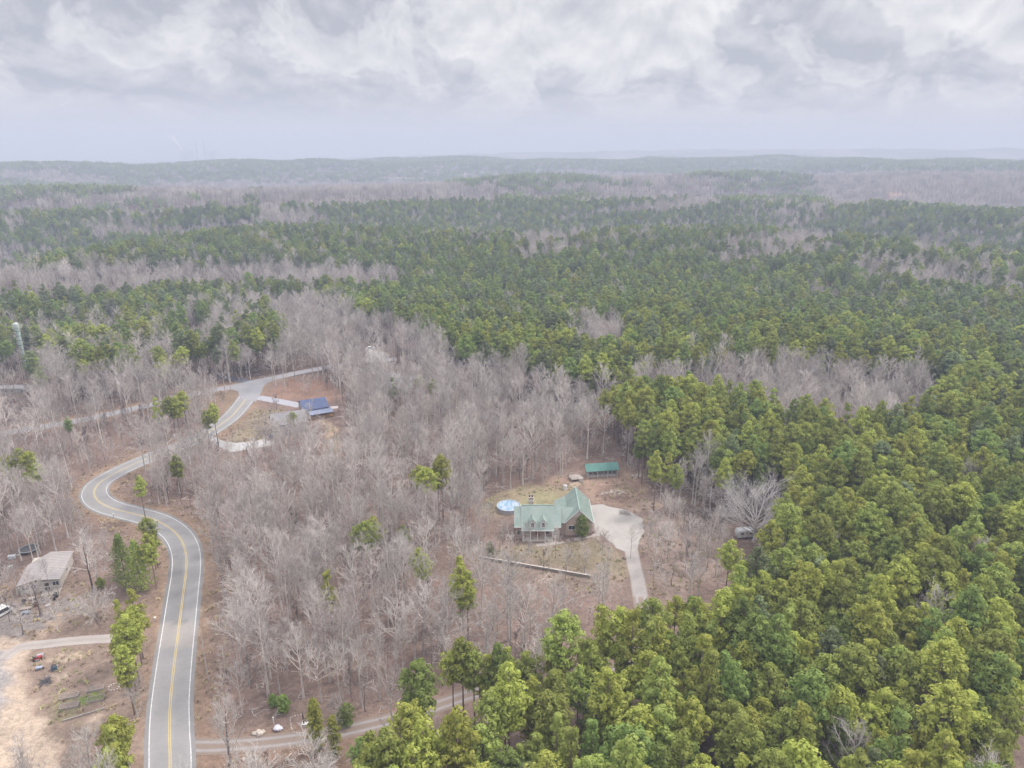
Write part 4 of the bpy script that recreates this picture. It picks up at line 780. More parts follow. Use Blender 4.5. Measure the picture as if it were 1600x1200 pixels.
# --- far away: the power station on the plain
def power_station():
    D = 7600.0; az = math.atan((314 - 800) / FPX * 1.0); dep = D * math.cos(az); yk = (dep - CAM_H * sP) / cP; x = (314 - 800) / FPX * dep; y = yk; z = h1(x, y)
    def hgt(v): return CAM_H - math.tan(angle_of_row(v)) * y
    o = empty('power_station', (x, y, z), 0, "hazy power station on the far plain with two tall chimneys", 'power station'); CG = mat('concrete_grey', (.16, .16, .17), (.2, .2, .21), scale=.02)
    mpp = dep / FPX
    for u in (309, 321): m = MB(); X0 = (u - 314) * mpp; m.lathe([(1.25 * mpp, -5), (.8 * mpp, hgt(220) - z)], 16, cx=X0); c = m.build('chimney', CG, o); m = MB(); m.lathe([(.85 * mpp, hgt(221) - z), (.95 * mpp, hgt(219.5) - z), (.5 * mpp, hgt(219.3) - z)], 16, cx=X0); m.build('rim', CG, c)
    for u, w, v in ((288, 9, 236), (300, 12, 234.5), (338, 4, 233.5), (330, 5, 236.5)): m = MB(); m.box((u - 314 - w / 2) * mpp, (u - 314 + w / 2) * mpp, -40, 40, -5, hgt(v) - z); m.build('boiler_hall', mat('pale_cladding', (.5, .5, .52), rough=.7), o)
    rs = random.Random(3); m = MB()
    for k in range(16): t_ = k / 15; m.blob(((272 + 14 * (1 - t_) - 314) * mpp + rs.uniform(-8, 8), rs.uniform(-15, 15), (hgt(235) + (hgt(216) - hgt(235)) * t_) - z), (9 + 16 * t_), k, n=10, m=7, sq=.9)
    s = m.build('steam_plume', mat('steam', (.8, .8, .8), rough=1), None, True); s.location = (x, y, z); tag(s, kind='stuff')
power_station()
# ------------------------------------------------------------------ trees: meshes
TINTS = {'yellow-green': ((0.285, 0.310, 0.062), (0.440, 0.440, 0.115)), 'olive green': ((0.230, 0.270, 0.062), (0.360, 0.385, 0.115)),
         'deep green': ((0.168, 0.225, 0.060), (0.280, 0.332, 0.104)), 'grey-green': ((0.170, 0.205, 0.104), (0.258, 0.288, 0.148))}
TINT_N = list(TINTS)
PINE_BARK = bark_mat('pine_bark', (0.16, 0.115, 0.10), (0.26, 0.20, 0.175))
GREY_BARK = bark_mat('grey_bark', (0.40, 0.36, 0.335), (0.60, 0.555, 0.525))
TWIG = bark_mat('grey_twigs', (0.40, 0.36, 0.335), (0.54, 0.50, 0.475))
TWIG_PINK = bark_mat('rosy_twigs', (0.345, 0.295, 0.275), (0.46, 0.40, 0.38))
DARK_BARK = bark_mat('dark_bark', (0.10, 0.085, 0.085), (0.20, 0.175, 0.17))
def leaf_of(t): return leaf_mat('needles ' + t, *TINTS[t])

def cards(mb, c, r, n, rs, size=0.42, mi=0, lo=-0.12, flat=1.0):
    """needle cards lying on the upper side of a puff"""
    for _ in range(n):
        z = rs.uniform(lo, 1.0); t = rs.uniform(0, 6.2832); q = math.sqrt(max(0, 1 - z * z))
        nx, ny, nz = q * math.cos(t), q * math.sin(t), z
        rr = r * rs.uniform(0.80, 1.04)
        p = (c[0] + nx * rr, c[1] + ny * rr, c[2] + nz * rr * flat)
        nv = Vector((nx + rs.gauss(0, .30), ny + rs.gauss(0, .30), nz + rs.gauss(0, .30) + 0.15)).normalized()
        a = nv.orthogonal().normalized(); b = nv.cross(a); w = rs.uniform(0, 6.28)
        a, b = a * math.cos(w) + b * math.sin(w), b * math.cos(w) - a * math.sin(w)
        a *= size * rs.uniform(0.4, 0.75); b *= size * rs.uniform(0.22, 0.42)
        P = Vector(p); i = len(mb.v)
        mb.v += [tuple(P - a), tuple(P + b), tuple(P + a), tuple(P - b)]; mb.f.append((i, i + 1, i + 2, i + 3)); mb.mi.append(mi)

def pine_parts(seed, h=22.0, w=7.0, frac=0.48, shape='round', per=38, levels=9, size=0.50):
    rs = random.Random(seed); tr = MB(); cr = MB()
    lean = (rs.uniform(-.5, .5), rs.uniform(-.5, .5)); P = [(lean[0] * (k / 6) ** 2, lean[1] * (k / 6) ** 2, h * 0.97 * k / 6) for k in range(7)]
    tr.path(P, [0.24 - 0.20 * (k / 6) for k in range(7)], 6)
    def axis(z): t = min(z / (h * .97), 1); return lean[0] * t * t, lean[1] * t * t
    z0 = h * (1 - frac)
    for k in range(levels):
        t = (k + rs.uniform(0, .6)) / levels; z = z0 + (h - z0) * t * 0.95
        if shape == 'round': R = w / 2 * min(1, 0.62 + 1.5 * t) * max(0.12, 1 - t ** 2.6)
        elif shape == 'cone': R = w / 2 * (1 - t * 0.93)
        else: R = w / 2 * min(1, 0.35 + 2.2 * t) * max(0.2, 1 - t ** 3.5)
        nb = 5 if R > 1.6 else 3; a0 = rs.uniform(0, 6.28)
        for j in range(nb):
            if rs.random() < 0.10: continue
            a = a0 + 6.283 * j / nb + rs.uniform(-.45, .45); L = R * rs.uniform(0.62, 1.2); x, y = axis(z); up = rs.uniform(0.12, 0.5)
            e = (x + math.cos(a) * L, y + math.sin(a) * L, z + L * up)
            tr.path([(x, y, z - 0.3), ((x + e[0]) / 2, (y + e[1]) / 2, z + L * up * 0.35), e], [0.06, 0.045, 0.02], 3)
            for q, rr in ((1.0, rs.uniform(.7, 1.05)), (0.55, rs.uniform(.65, .95))):
                if q < 1 and L < 1.2: continue
                c = (x + math.cos(a) * L * q + rs.uniform(-.3, .3), y + math.sin(a) * L * q + rs.uniform(-.3, .3), z + L * up * q * q + rs.uniform(0, .4))
                cards(cr, c, rr * w / 7, int(per * rr), rs, size)
                if q == 1:
                    a2 = a + rs.choice((-1, 1)) * rs.uniform(.35, .6); l2 = L * rs.uniform(.7, .95)
                    cards(cr, (x + math.cos(a2) * l2, y + math.sin(a2) * l2, z + l2 * up + rs.uniform(-.3, .3)), rr * .85 * w / 7, int(per * rr * .75), rs, size)
    x, y = axis(h)
    for _ in range(3): cards(cr, (x + rs.uniform(-.5, .5), y + rs.uniform(-.5, .5), h - rs.uniform(.2, .9)), rs.uniform(.6, .85) * w / 7, int(per * .8), rs, size)
    return tr, cr

def bare_parts(seed, h=20.0, w=8.0, start=0.35, nprim=17, habit='up', nsec=6, nter=5, ntw=2, rt=0.23):
    rs = random.Random(seed); tr = MB(); cr = MB()
    ln = (rs.uniform(-.9, .9), rs.uniform(-.9, .9)); N = 8
    P = [Vector((ln[0] * (k / N) ** 2 + rs.uniform(-.12, .12) * (k > 0), ln[1] * (k / N) ** 2 + rs.uniform(-.12, .12) * (k > 0), h * (0.93 if habit != 'spread' else 0.6) * k / N)) for k in range(N + 1)]
    tr.path(P, [rt * (1 - 0.86 * k / N) + (0.10 * rt / .2 if k == 0 else 0) for k in range(N + 1)], 7)
    top = P[-1].z
    def axis(z):
        f = min(z / top, .999) * N; i = int(f); return P[i].lerp(P[i + 1], f - i)
    def limb(p, d, L, r, rtip, n, sides, bend):
        pts = [Vector(p)]; dd = Vector(d).normalized()
        for k in range(n):
            dd = (dd + Vector((rs.gauss(0, .11), rs.gauss(0, .11), bend + rs.gauss(0, .06)))).normalized(); pts.append(pts[-1] + dd * (L / n))
        cr.path(pts, [r + (rtip - r) * k / n for k in range(n + 1)], sides); return pts
    for i in range(nprim):
        t = (i + rs.uniform(0, .8)) / nprim; z = top * (start + (0.985 - start) * t); a = i * 2.399 + rs.uniform(-.5, .5)
        if habit == 'up': el = rs.uniform(.5, .95) + .28 * t; L = w * .62 * (1.12 - .62 * t) * rs.uniform(.75, 1.15); bend = .13
        elif habit == 'spread': el = rs.uniform(.10, .62) + .38 * t; L = w * .56 * rs.uniform(.8, 1.1); bend = .05
        else: el = rs.uniform(.35, .8) + .3 * t; L = w * .55 * (1.15 - .7 * t) * rs.uniform(.7, 1.2); bend = .07
        d = Vector((math.cos(a) * math.cos(el), math.sin(a) * math.cos(el), math.sin(el)))
        r1 = rt * (.42 - .22 * t); pp = limb(axis(z), d, L, r1, .022, 5, 4, bend)
        for j in range(nsec):
            s = .22 + .75 * (j + rs.uniform(0, .8)) / nsec; f = min(s * 5, 4.99); k = int(f); b = pp[k].lerp(pp[k + 1], f - k); ax = (pp[k + 1] - pp[k]).normalized()
            side = ax.orthogonal().normalized(); side.rotate(Matrix.Rotation(rs.uniform(0, 6.28), 3, ax)); d2 = (ax * rs.uniform(.7, 1.1) + side * rs.uniform(.55, .95) + Vector((0, 0, .15)))
            L2 = L * rs.uniform(.32, .55) * (1.15 - .55 * s); p2 = limb(b, d2, L2, .036, .015, 3, 3, bend * .8)
            for q in range(nter):
                s3 = .2 + .78 * (q + rs.uniform(0, .8)) / nter; f = min(s3 * 3, 2.99); k = int(f); b3 = p2[k].lerp(p2[k + 1], f - k); ax3 = (p2[k + 1] - p2[k]).normalized()
                sd3 = ax3.orthogonal().normalized(); sd3.rotate(Matrix.Rotation(rs.uniform(0, 6.28), 3, ax3)); L3 = max(.55, L2 * rs.uniform(.4, .65))
                p3 = limb(b3, ax3 * .9 + sd3 * rs.uniform(.5, .9), L3, .018, .011, 2, 3, bend)
                for w_ in range(ntw):
                    s4 = rs.uniform(.25, 1); f = min(s4 * 2, 1.99); k = int(f); b4 = p3[k].lerp(p3[k + 1], f - k); ax4 = (p3[k + 1] - p3[k]).normalized()
                    sd4 = ax4.orthogonal().normalized(); sd4.rotate(Matrix.Rotation(rs.uniform(0, 6.28), 3, ax4))
                    e = b4 + (ax4 * .9 + sd4 * .6 + Vector((0, 0, .12))).normalized() * max(.35, L3 * rs.uniform(.4, .7))
                    a_ = (e - b4).orthogonal().normalized() * .012; c_ = (e - b4).normalized().cross(a_); i0 = len(cr.v)
                    cr.v += [tuple(b4 + a_), tuple(b4 - a_ * .5 + c_ * .87), tuple(b4 - a_ * .5 - c_ * .87), tuple(e)]
                    cr.f += [(i0, i0 + 1, i0 + 3), (i0 + 1, i0 + 2, i0 + 3), (i0 + 2, i0, i0 + 3)]; cr.mi += [0, 0, 0]
    return tr, cr
def merged(name, a, b, mats):
    m = MB(); m.v = a.v + b.v; o = len(a.v); m.f = a.f + [tuple(i + o for i in f) for f in b.f]; m.mi = [0] * len(a.f) + [1] * len(b.f)
    return m.mesh(name, mats)
class Proto: pass
PINES, BARES = [], []
for i, (sh, h, w, fr) in enumerate([('round', 22, 6.4, .46), ('round', 23, 5.9, .50), ('cone', 21, 5.7, .60), ('top', 23, 6.7, .42), ('round', 20, 6.0, .52), ('cone', 22, 5.4, .56), ('top', 22, 6.0, .44), ('round', 21, 6.9, .48)]):
    p = Proto(); a, b = pine_parts(100 + i, h, w, fr, sh); p.h, p.w, p.shape = h, w, sh; p.cz = h * (1 - fr / 2)
    p.trunk = a.mesh('pine_trunk', PINE_BARK); p.crown = {t: b.mesh('pine_crown', leaf_of(t)) for t in TINT_N}
    p.full = {t: merged('pine', a, b, [PINE_BARK, leaf_of(t)]) for t in TINT_N}; PINES.append(p)
for i, (hb, h, w, st, npr, tw) in enumerate([('up', 20, 11.0, .46, 17, 0), ('up', 22, 9.5, .45, 16, 0), ('wide', 18, 12.0, .42, 18, 0), ('up', 19, 10.5, .40, 18, 1), ('wide', 21, 10.0, .48, 15, 0), ('up', 23, 11.0, .52, 17, 0), ('wide', 17, 10, .38, 16, 1), ('up', 18, 8.5, .40, 14, 0)]):
    p = Proto(); a, b = bare_parts(300 + i, h, w, st, npr, hb); p.h, p.w, p.habit = h, w, hb; p.cz = h * .68; tm = TWIG_PINK if tw else TWIG; p.rosy = bool(tw)
    p.trunk = a.mesh('bare_trunk', GREY_BARK); p.crown = b.mesh('bare_crown', tm); p.full = merged('bare_tree', a, b, [GREY_BARK, tm]); BARES.append(p)
SAPS = []
for i in range(4):
    a, b = bare_parts(500 + i, 8.0, 4.2, .15, 9, 'up', 4, 4, 2, .07); SAPS.append(merged('sapling', a, b, [DARK_BARK if i % 2 else GREY_BARK, DARK_BARK if i == 1 else (TWIG_PINK if i % 2 else TWIG)]))

# ------------------------------------------------------------------ trees: where they stand
BARE_POLYS = [
    [(-200, 428), (0, 426), (150, 416), (420, 413), (620, 421), (640, 440), (560, 447), (420, 440), (250, 449), (130, 455), (0, 463), (-200, 465)],
    [(-100, 386), (0, 388), (28, 384), (20, 400), (0, 416), (-100, 418)],
    [(150, 352), (260, 358), (350, 346), (420, 339), (425, 346), (330, 359), (240, 366), (150, 361)],
    [(400, 286), (600, 283), (800, 290), (780, 310), (640, 312), (500, 321), (430, 319)], [(400, 326), (500, 331), (470, 352), (420, 350)],
    [(800, 376), (870, 370), (960, 355), (1020, 346), (1012, 353), (920, 369), (870, 386), (820, 391)],
    [(860, 320), (1000, 300), (1110, 286), (1130, 300), (1060, 312), (1000, 315)], [(1100, 381), (1300, 362), (1335, 374), (1230, 386), (1120, 393)],
    [(1340, 395), (1480, 415), (1700, 432), (1700, 442), (1450, 429), (1340, 408)], [(1250, 268), (1700, 268), (1700, 303), (1480, 304), (1300, 298)],
    [(1200, 331), (1300, 318), (1340, 316), (1300, 325), (1220, 338)], [(0, 264), (90, 268), (200, 278), (120, 282), (0, 272)], [(280, 284), (400, 280), (400, 300), (250, 306), (0, 326), (0, 314), (180, 302)],
    [(830, 262), (1060, 272), (1200, 284), (1040, 290), (900, 276)], [(1420, 370), (1600, 350), (1600, 358), (1440, 380)],
    [(-200, 500), (0, 494), (60, 500), (250, 505), (300, 468), (420, 462), (520, 465), (560, 490), (640, 500), (700, 538), (730, 556), (800, 565), (880, 592), (925, 600), (960, 635), (985, 655), (1008, 722), (1110, 705), (1130, 745), (1190, 768),
     (1228, 790), (1236, 838), (1200, 850), (1150, 860), (1112, 908), (1000, 938), (890, 945), (850, 975), (830, 1045), (760, 1060), (700, 1100), (640, 1112), (545, 1200), (500, 1400), (-200, 1400)],
    [(905, 600), (980, 585), (1030, 572), (1150, 562), (1300, 566), (1450, 580), (1500, 600), (1405, 662), (1290, 668), (1180, 634), (1080, 622), (1000, 610), (930, 622)],
    [(880, 500), (960, 495), (990, 520), (930, 530)],
]
CLEAR = [
    [(126, 772), (148, 748), (195, 722), (222, 716), (212, 738), (172, 760), (174, 775), (200, 790), (242, 799), (292, 824), (318, 860), (326, 900), (322, 1000), (320, 1080), (318, 1200), (228, 1200), (232, 1100), (246, 1000), (258, 930), (262, 890), (252, 850), (212, 828), (160, 808), (132, 795)],
    [(338, 668), (360, 645), (385, 615), (345, 612), (345, 604), (400, 590), (450, 580), (490, 573), (490, 581), (440, 596), (412, 616), (402, 640), (365, 666)],
    [(768, 775), (800, 768), (870, 760), (885, 752), (905, 752), (940, 782), (1006, 795), (1012, 845), (1004, 866), (960, 866), (930, 852), (800, 852), (800, 830), (768, 810)],
    [(762, 790), (766, 766), (840, 756), (880, 748), (905, 722), (972, 720), (975, 745), (1000, 744), (1010, 768), (990, 792), (930, 784)], [(978, 855), (1002, 855), (1014, 940), (990, 940)],
    [(440, 622), (460, 620), (515, 613), (526, 648), (515, 656), (480, 656)], [(18, 850), (100, 850), (104, 935), (18, 945)],
    [(60, 1010), (170, 1005), (190, 1140), (90, 1140), (0, 1140), (0, 995), (165, 990)], [(318, 1136), (460, 1110), (492, 1108), (495, 1155), (330, 1178)], [(500, 1130), (620, 1108), (640, 1120), (500, 1155)],
    [(22, 498), (38, 498), (40, 545), (26, 545)], [(0, 580), (38, 578), (38, 594), (0, 596)], [(580, 545), (600, 546), (600, 552), (584, 554)], [(640, 1090), (700, 1080), (752, 1070), (752, 1086), (690, 1105)],
    [(290, 500), (310, 498), (310, 508), (290, 508)], [(1148, 824), (1182, 824), (1182, 850), (1148, 850)],
]
SOFT = [[(0, 672), (60, 660), (120, 650), (190, 635), (250, 622), (250, 634), (190, 650), (120, 664), (0, 684)], [(740, 868), (930, 890), (930, 912), (740, 885)], [(415, 600), (450, 590), (530, 590), (535, 625), (470, 620), (420, 615)],
        [(690, 858), (930, 850), (990, 870), (990, 905), (700, 885)], [(322, 678), (436, 678), (440, 700), (360, 710)], [(516, 662), (536, 662), (536, 690), (518, 690)], [(345, 640), (440, 630), (450, 680), (345, 680)],
        [(1010, 775), (1120, 820), (1130, 900), (1020, 930)]]
NO_GROW = [PAD, HOUSE_FOOT, POOL_FOOT, SHED_FOOT, YARD_BACK, YARD_LEFT, WHITE_DRIVE, [(440, 626), (515, 612), (535, 655), (470, 664), (450, 645)], [(428, 652), (475, 652), (478, 686), (428, 690)], [(596, 585), (652, 585), (652, 614), (596, 616)],
           [(508, 535), (612, 538), (608, 562), (510, 560)], [(-60, 575), (55, 575), (55, 605), (-60, 605)], [(270, 505), (330, 505), (330, 525), (270, 525)], [(20, 530), (45, 530), (45, 560), (20, 560)],
           [(318, 1130), (500, 1105), (560, 1120), (520, 1210), (300, 1215)], [(1135, 815), (1225, 800), (1230, 860), (1145, 860)], [(150, 535), (215, 530), (215, 560), (150, 560)]]
NO_GROW.append([(172, 880), (256, 870), (266, 990), (185, 1005), (150, 930)])
THIN = [[(690, 848), (930, 840), (1000, 870), (1000, 930), (780, 930), (700, 900)], [(985, 765), (1065, 775), (1150, 850), (1140, 905), (1010, 935), (1000, 860)], [(340, 690), (400, 630), (460, 650), (430, 692)], [(340, 655), (385, 612), (300, 625)], [(500, 650), (545, 655), (545, 730), (500, 720)]]
def pix(P): return np.array(P, float)
NOG_W = [world_poly(p) for p in NO_GROW]; THIN_W = [world_poly(p) for p in THIN]
RL4 = [p for p in world_line(ROAD, 5)]; SL4 = [p for p in world_line(SIDE, 8)]; DL4 = [p for p in world_line(DRIVE, 4)]; BL4 = [p for p in world_line(BARN_DRIVE, 4)] ; LL4 = [p for p in world_line(LANE, 4)]

def scatter(step, r0, r1, seed, az=42.0):
    R = np.random.RandomState(seed); xm = r1 * math.sin(math.radians(az)); xs = np.arange(-xm, xm, step); ys = np.arange(r0 * math.cos(math.radians(az)), r1, step)
    X, Y = np.meshgrid(xs, ys); X = X + R.uniform(-.46, .46, X.shape) * step; Y = Y + R.uniform(-.46, .46, Y.shape) * step
    X, Y = X.ravel(), Y.ravel(); r = np.hypot(X, Y); k = (r > r0) & (r < r1) & (np.abs(np.arctan2(X, Y)) < math.radians(az)); X, Y = X[k], Y[k]
    o = R.permutation(len(X)); return X[o], Y[o], height(X[o], Y[o]), R
def is_bare(x, y, z, ht, R, mixed=0.05):
    u, v, d = project(x, y, z + ht); u = u + wob(x, y, 26, 7) * 1500 / d; v = v + wob(x, y, 30, 8) * 700 / d
    b = np.zeros(len(x), bool)
    r = np.hypot(x, y)
    for P in BARE_POLYS: b |= in_poly(u, v, P) | ((r > 300) & in_poly(u, v - np.where(u > 800, 20, 6), P))
    g = wob(x, y, 420, 61) + .6 * wob(x, y, 130, 62)
    _, va, wv_ = height(x, y, True)
    pb = np.clip((r - 380) / 250, 0, 1) * (0.13 + 0.62 * np.clip(va * 1.2 - .2 + .4 * g, 0, 1) + np.where(r > 800, .55, .35) * np.clip(-1.6 * g - .35, 0, 1)); pb = pb + np.clip((r - 300) / 200, 0, 1) * np.clip(.9 * wob(x, y, 75, 95) + .5 * wob(x, y, 30, 96) - .55, 0, .75); far = R.random_sample(len(x)) < pb
    m = R.random_sample(len(x)) < np.where(r > 330, mixed, mixed * .9)
    b &= ~(in_poly(u, v, [(-80, 462), (340, 458), (430, 492), (460, 540), (300, 572), (0, 600), (-80, 600)]) & (R.random_sample(len(x)) < np.clip(.30 + .5 * wob(x, y, 45, 83), 0, 1)))
    return b | far | (m & ~b)
def allowed(x, y, z):
    ok = np.ones(len(x), bool); near = np.hypot(x, y) < 420
    xn, yn = x[near], y[near]; o = (dist_line(xn, yn, RL4) > 7.0) & (dist_line(xn, yn, SL4) > 5.2) & (dist_line(xn, yn, DL4) > 3.6) & (dist_line(xn, yn, BL4) > 4) & (dist_line(xn, yn, LL4) > 4)
    for P in NOG_W: o &= ~in_poly(xn, yn, P)
    ok[near] = o
    u, v, d = project(x, y, z + 16)
    for px, _c in FAR_CLEAR: ok &= ~in_poly(u, v + 2, np.array(px) + np.array((0, 1)))
    return ok
def hides(x, y, z, h, w, polys, wide, fr=(.42, .6, .8, .97)):
    bad = np.zeros(len(x), bool)
    for f in fr:
        u, v, d = project(x, y, z + h * f); k = wide * w * FPX / d
        for s in (-1, 0, 1):
            for P in polys: bad |= in_poly(u + s * k, v, P)
    return bad
X, Y, Z, RNG = scatter(4.25, 62, 1150, 11)
isb = is_bare(X, Y, Z, 14, RNG); ok = allowed(X, Y, Z); n = len(X)
kind = RNG.randint(0, 8, n); rot = RNG.uniform(0, 6.283, n); rnd = RNG.random_sample(n); rnd2 = RNG.random_sample(n)
PH = np.array([p.h for p in PINES]); PW = np.array([p.w for p in PINES]); BH = np.array([p.h for p in BARES]); BW = np.array([p.w for p in BARES])
sc = np.where(isb, 0.58 + 0.55 * rnd, 0.74 + 0.42 * rnd)
thin = np.zeros(n, bool)
for P in THIN_W: thin |= in_poly(X, Y, P)
ok &= ~(isb & (RNG.random_sample(n) < .37))
ok &= ~(thin & ((rnd2 > 0.62) | ~isb)); sc = np.where(thin, 0.42 + 0.3 * rnd, sc)
hh = np.where(isb, BH[kind], PH[kind]) * sc; ww = np.where(isb, BW[kind], PW[kind]) * sc
nr_ = np.hypot(X, Y) < 460
bad = np.zeros(n, bool); bad[nr_] = np.where(isb[nr_], hides(X[nr_], Y[nr_], Z[nr_], hh[nr_], ww[nr_], CLEAR, .40, (.4, .55, .7, .85, .97)), hides(X[nr_], Y[nr_], Z[nr_], hh[nr_], ww[nr_], CLEAR + SOFT, .5, (.3, .45, .6, .8, .98)))
sft = np.zeros(n, bool); sft[nr_] = hides(X[nr_], Y[nr_], Z[nr_], hh[nr_], ww[nr_], SOFT, .3)
ok &= ~bad & ~(sft & isb & (rnd2 < 0.72) & ~thin)
X, Y, Z, isb, kind, rot, sc, hh, ww, rnd2 = [a[ok] for a in (X, Y, Z, isb, kind, rot, sc, hh, ww, rnd2)]
rr_ = np.hypot(X, Y)
far_ = np.clip((rr_ + 60 * wob(X, Y, 160, 91) - 260) / 200, 0, 1)      # greyer tints with distance: haze painted into the needle colour
tint = np.select([rnd2 < .36 - .30 * far_, rnd2 < .80 - .50 * far_, rnd2 < .97 - .34 * far_], [0, 1, 2], 3)

ONES = "zero one two three four five six seven eight nine ten eleven twelve thirteen fourteen fifteen sixteen seventeen eighteen nineteen".split()
TENS = "zero ten twenty thirty forty fifty sixty seventy eighty ninety".split()
def num(n): n = int(n); return ONES[n] if n < 20 else TENS[n // 10] + ("-" + ONES[n % 10] if n % 10 else "")
USED = set()
def placed_label(head, u, v):
    """the look first; a wood of near-identical trees leaves only the place in the photo to tell one from the next"""
    a, b = min(99, max(0, round(u / 16))), min(99, max(0, round(v / 12)))
    for da, db in ((0, 0), (1, 0), (0, 1), (-1, 0), (0, -1), (1, 1), (-1, -1), (1, -1), (-1, 1), (2, 0), (-2, 0), (0, 2), (0, -2)):
        s = f"{head}, {num(max(0, min(99, a + da)))} percent across and {num(max(0, min(99, b + db)))} down the photo"
        if s not in USED: break
    USED.add(s); return s
def plant_pine(x, y, z, k, t, s, rz, label=None):
    p = PINES[k]; u, v, d = project(x, y, z + p.cz * s)
    shape = {'round': 'round-topped', 'cone': 'cone-shaped', 'top': 'bushy-topped'}[p.shape]
    if label is None: label = placed_label(f"{TINT_N[t]} {shape} pine", u, v)
    o = empty('pine_tree', (x, y, z - .05), rz, label, 'pine tree', 'pines of the near woods'); o.scale = (s, s, s)
    link('trunk', p.trunk, o); link('crown', p.crown[TINT_N[t]], o); return o
def plant_bare(x, y, z, k, s, rz, label=None, sz=1.0):
    p = BARES[k]; u, v, d = project(x, y, z + p.cz * s)
    look = ('rosy-twigged ' if p.rosy else 'grey ') + ('bare tree with upswept branches' if p.habit == 'up' else 'bare tree with wide branches')
    if label is None: label = placed_label(look, u, v)
    o = empty('bare_tree', (x, y, z - .05), rz, label, 'bare tree', 'leafless trees of the near woods'); o.scale = (s, s, s * sz)
    link('trunk', p.trunk, o); link('crown', p.crown, o); return o
# single pines that stand out: crown centre in the photo, height, shape, tint, what sets each apart
LONE = [(668, 752, 21, 3, 0, "yellow-green pine, nearer of a close pair in the grey wood left of the pool"), (690, 735, 22, 0, 0, "yellow-green pine, farther of a close pair in the grey wood left of the pool"),
        (572, 838, 19, 6, 1, "olive pine alone in the grey wood between the road bend and the pool"), (632, 836, 12, 4, 1, "short pine deep in the bare trees left of the long pale fence"),
        (722, 912, 21, 1, 0, "tall yellow-green pine at the west end of the long pale fence"), (513, 922, 18, 5, 0, "slim yellow-green pine alone in bare trees halfway from road to fence"),
        (660, 885, 16, 6, 0, "small yellow-green pine left of the tall pine by the long fence"), (285, 545, 18, 0, 1, "olive pine, western one of the pair behind the side road"), (316, 548, 18, 3, 1, "olive pine, eastern one of the pair behind the side road"),
        (396, 522, 20, 3, 2, "dark pine standing in the wood behind the black driveway"), (262, 634, 17, 3, 1, "leftmost pine of the three in the island between the two roads"), (296, 626, 18, 0, 0, "middle pine of the three in the island between the two roads"),
        (334, 646, 17, 6, 0, "rightmost pine of the three in the island between the two roads"), (106, 664, 11, 4, 2, "small dark pine beside the pale side road"), (28, 718, 17, 3, 1, "olive pine on the western edge above the road bend"), (58, 738, 14, 6, 0, "yellow-green pine beside the olive one above the road bend"),
        (108, 578, 14, 7, 2, "dark round pine east of the white trailer home"), (165, 555, 12, 4, 1, "small pine by the dark-roofed house in the woods"), (224, 488, 22, 7, 1, "large dome-shaped pine west of the white far house"), (198, 497, 20, 0, 2, "dark pine touching the large dome-shaped pine"),
        (613, 606, 16, 5, 2, "fresh green pine in front of the grey-roofed house"), (655, 598, 14, 6, 0, "yellowish pine at the east gable of the grey-roofed house"), (676, 604, 15, 0, 1, "olive pine just east of the grey-roofed house"), (456, 655, 13, 3, 1, "leaning olive pine between the blue-roofed barn and the grey house"),
        (722, 1030, 20, 0, 1, "olive pine at the driveway's edge, west of its twin"), (777, 1040, 20, 1, 2, "olive pine at the driveway's edge, east of its twin"), (567, 1178, 13, 7, 2, "bright green young pine below the gravel driveway near the bottom"), (645, 1150, 19, 2, 0, "yellow-green pine at the stand's corner beside the gravel driveway"),
        (1042, 732, 19, 2, 0, "yellow-green cone-shaped pine at the clearing's northeast corner"), (1000, 700, 15, 4, 2, "small bright pine among bare trees east of the green shed"), (1140, 868, 17, 7, 0, "golden-green pine at the stand's tip by the white camper"),
        (208, 968, 15, 0, 0, "yellow-green pine on the road bank above the garden lane"), (186, 1010, 12, 6, 0, "yellow-green pine where the garden lane meets the road bank"), (228, 1012, 12, 3, 0, "thin-crowned yellow pine leaning beside the road"),
        (205, 1172, 15, 0, 0, "yellow-green pine at the bottom edge between garden and road"), (236, 1180, 14, 6, 1, "olive pine at the bottom edge close to the road"), (238, 838, 13, 5, 2, "bright green pine on the inside of the road bend")]
def off_road(x, y, u, v):
    for _ in range(20):
        if float(np.minimum(dist_line(np.array([x]), np.array([y]), RL4) - 6.2, dist_line(np.array([x]), np.array([y]), SL4) - 4.5)[0]) > 0: break
        x -= .6
    return x
LONE_XY = []
for u, v, h, k, t, lab in LONE:
    s = h / PINES[k].h; x, y = at(u, v, PINES[k].cz * s)
    for _ in range(3): z = h1(x, y); x, y = at(u, v, z + PINES[k].cz * s)
    x = off_road(x, y, u, v)
    plant_pine(x, y, z, k, t, s, (u * 7) % 6.28, lab); LONE_XY.append((x, y))
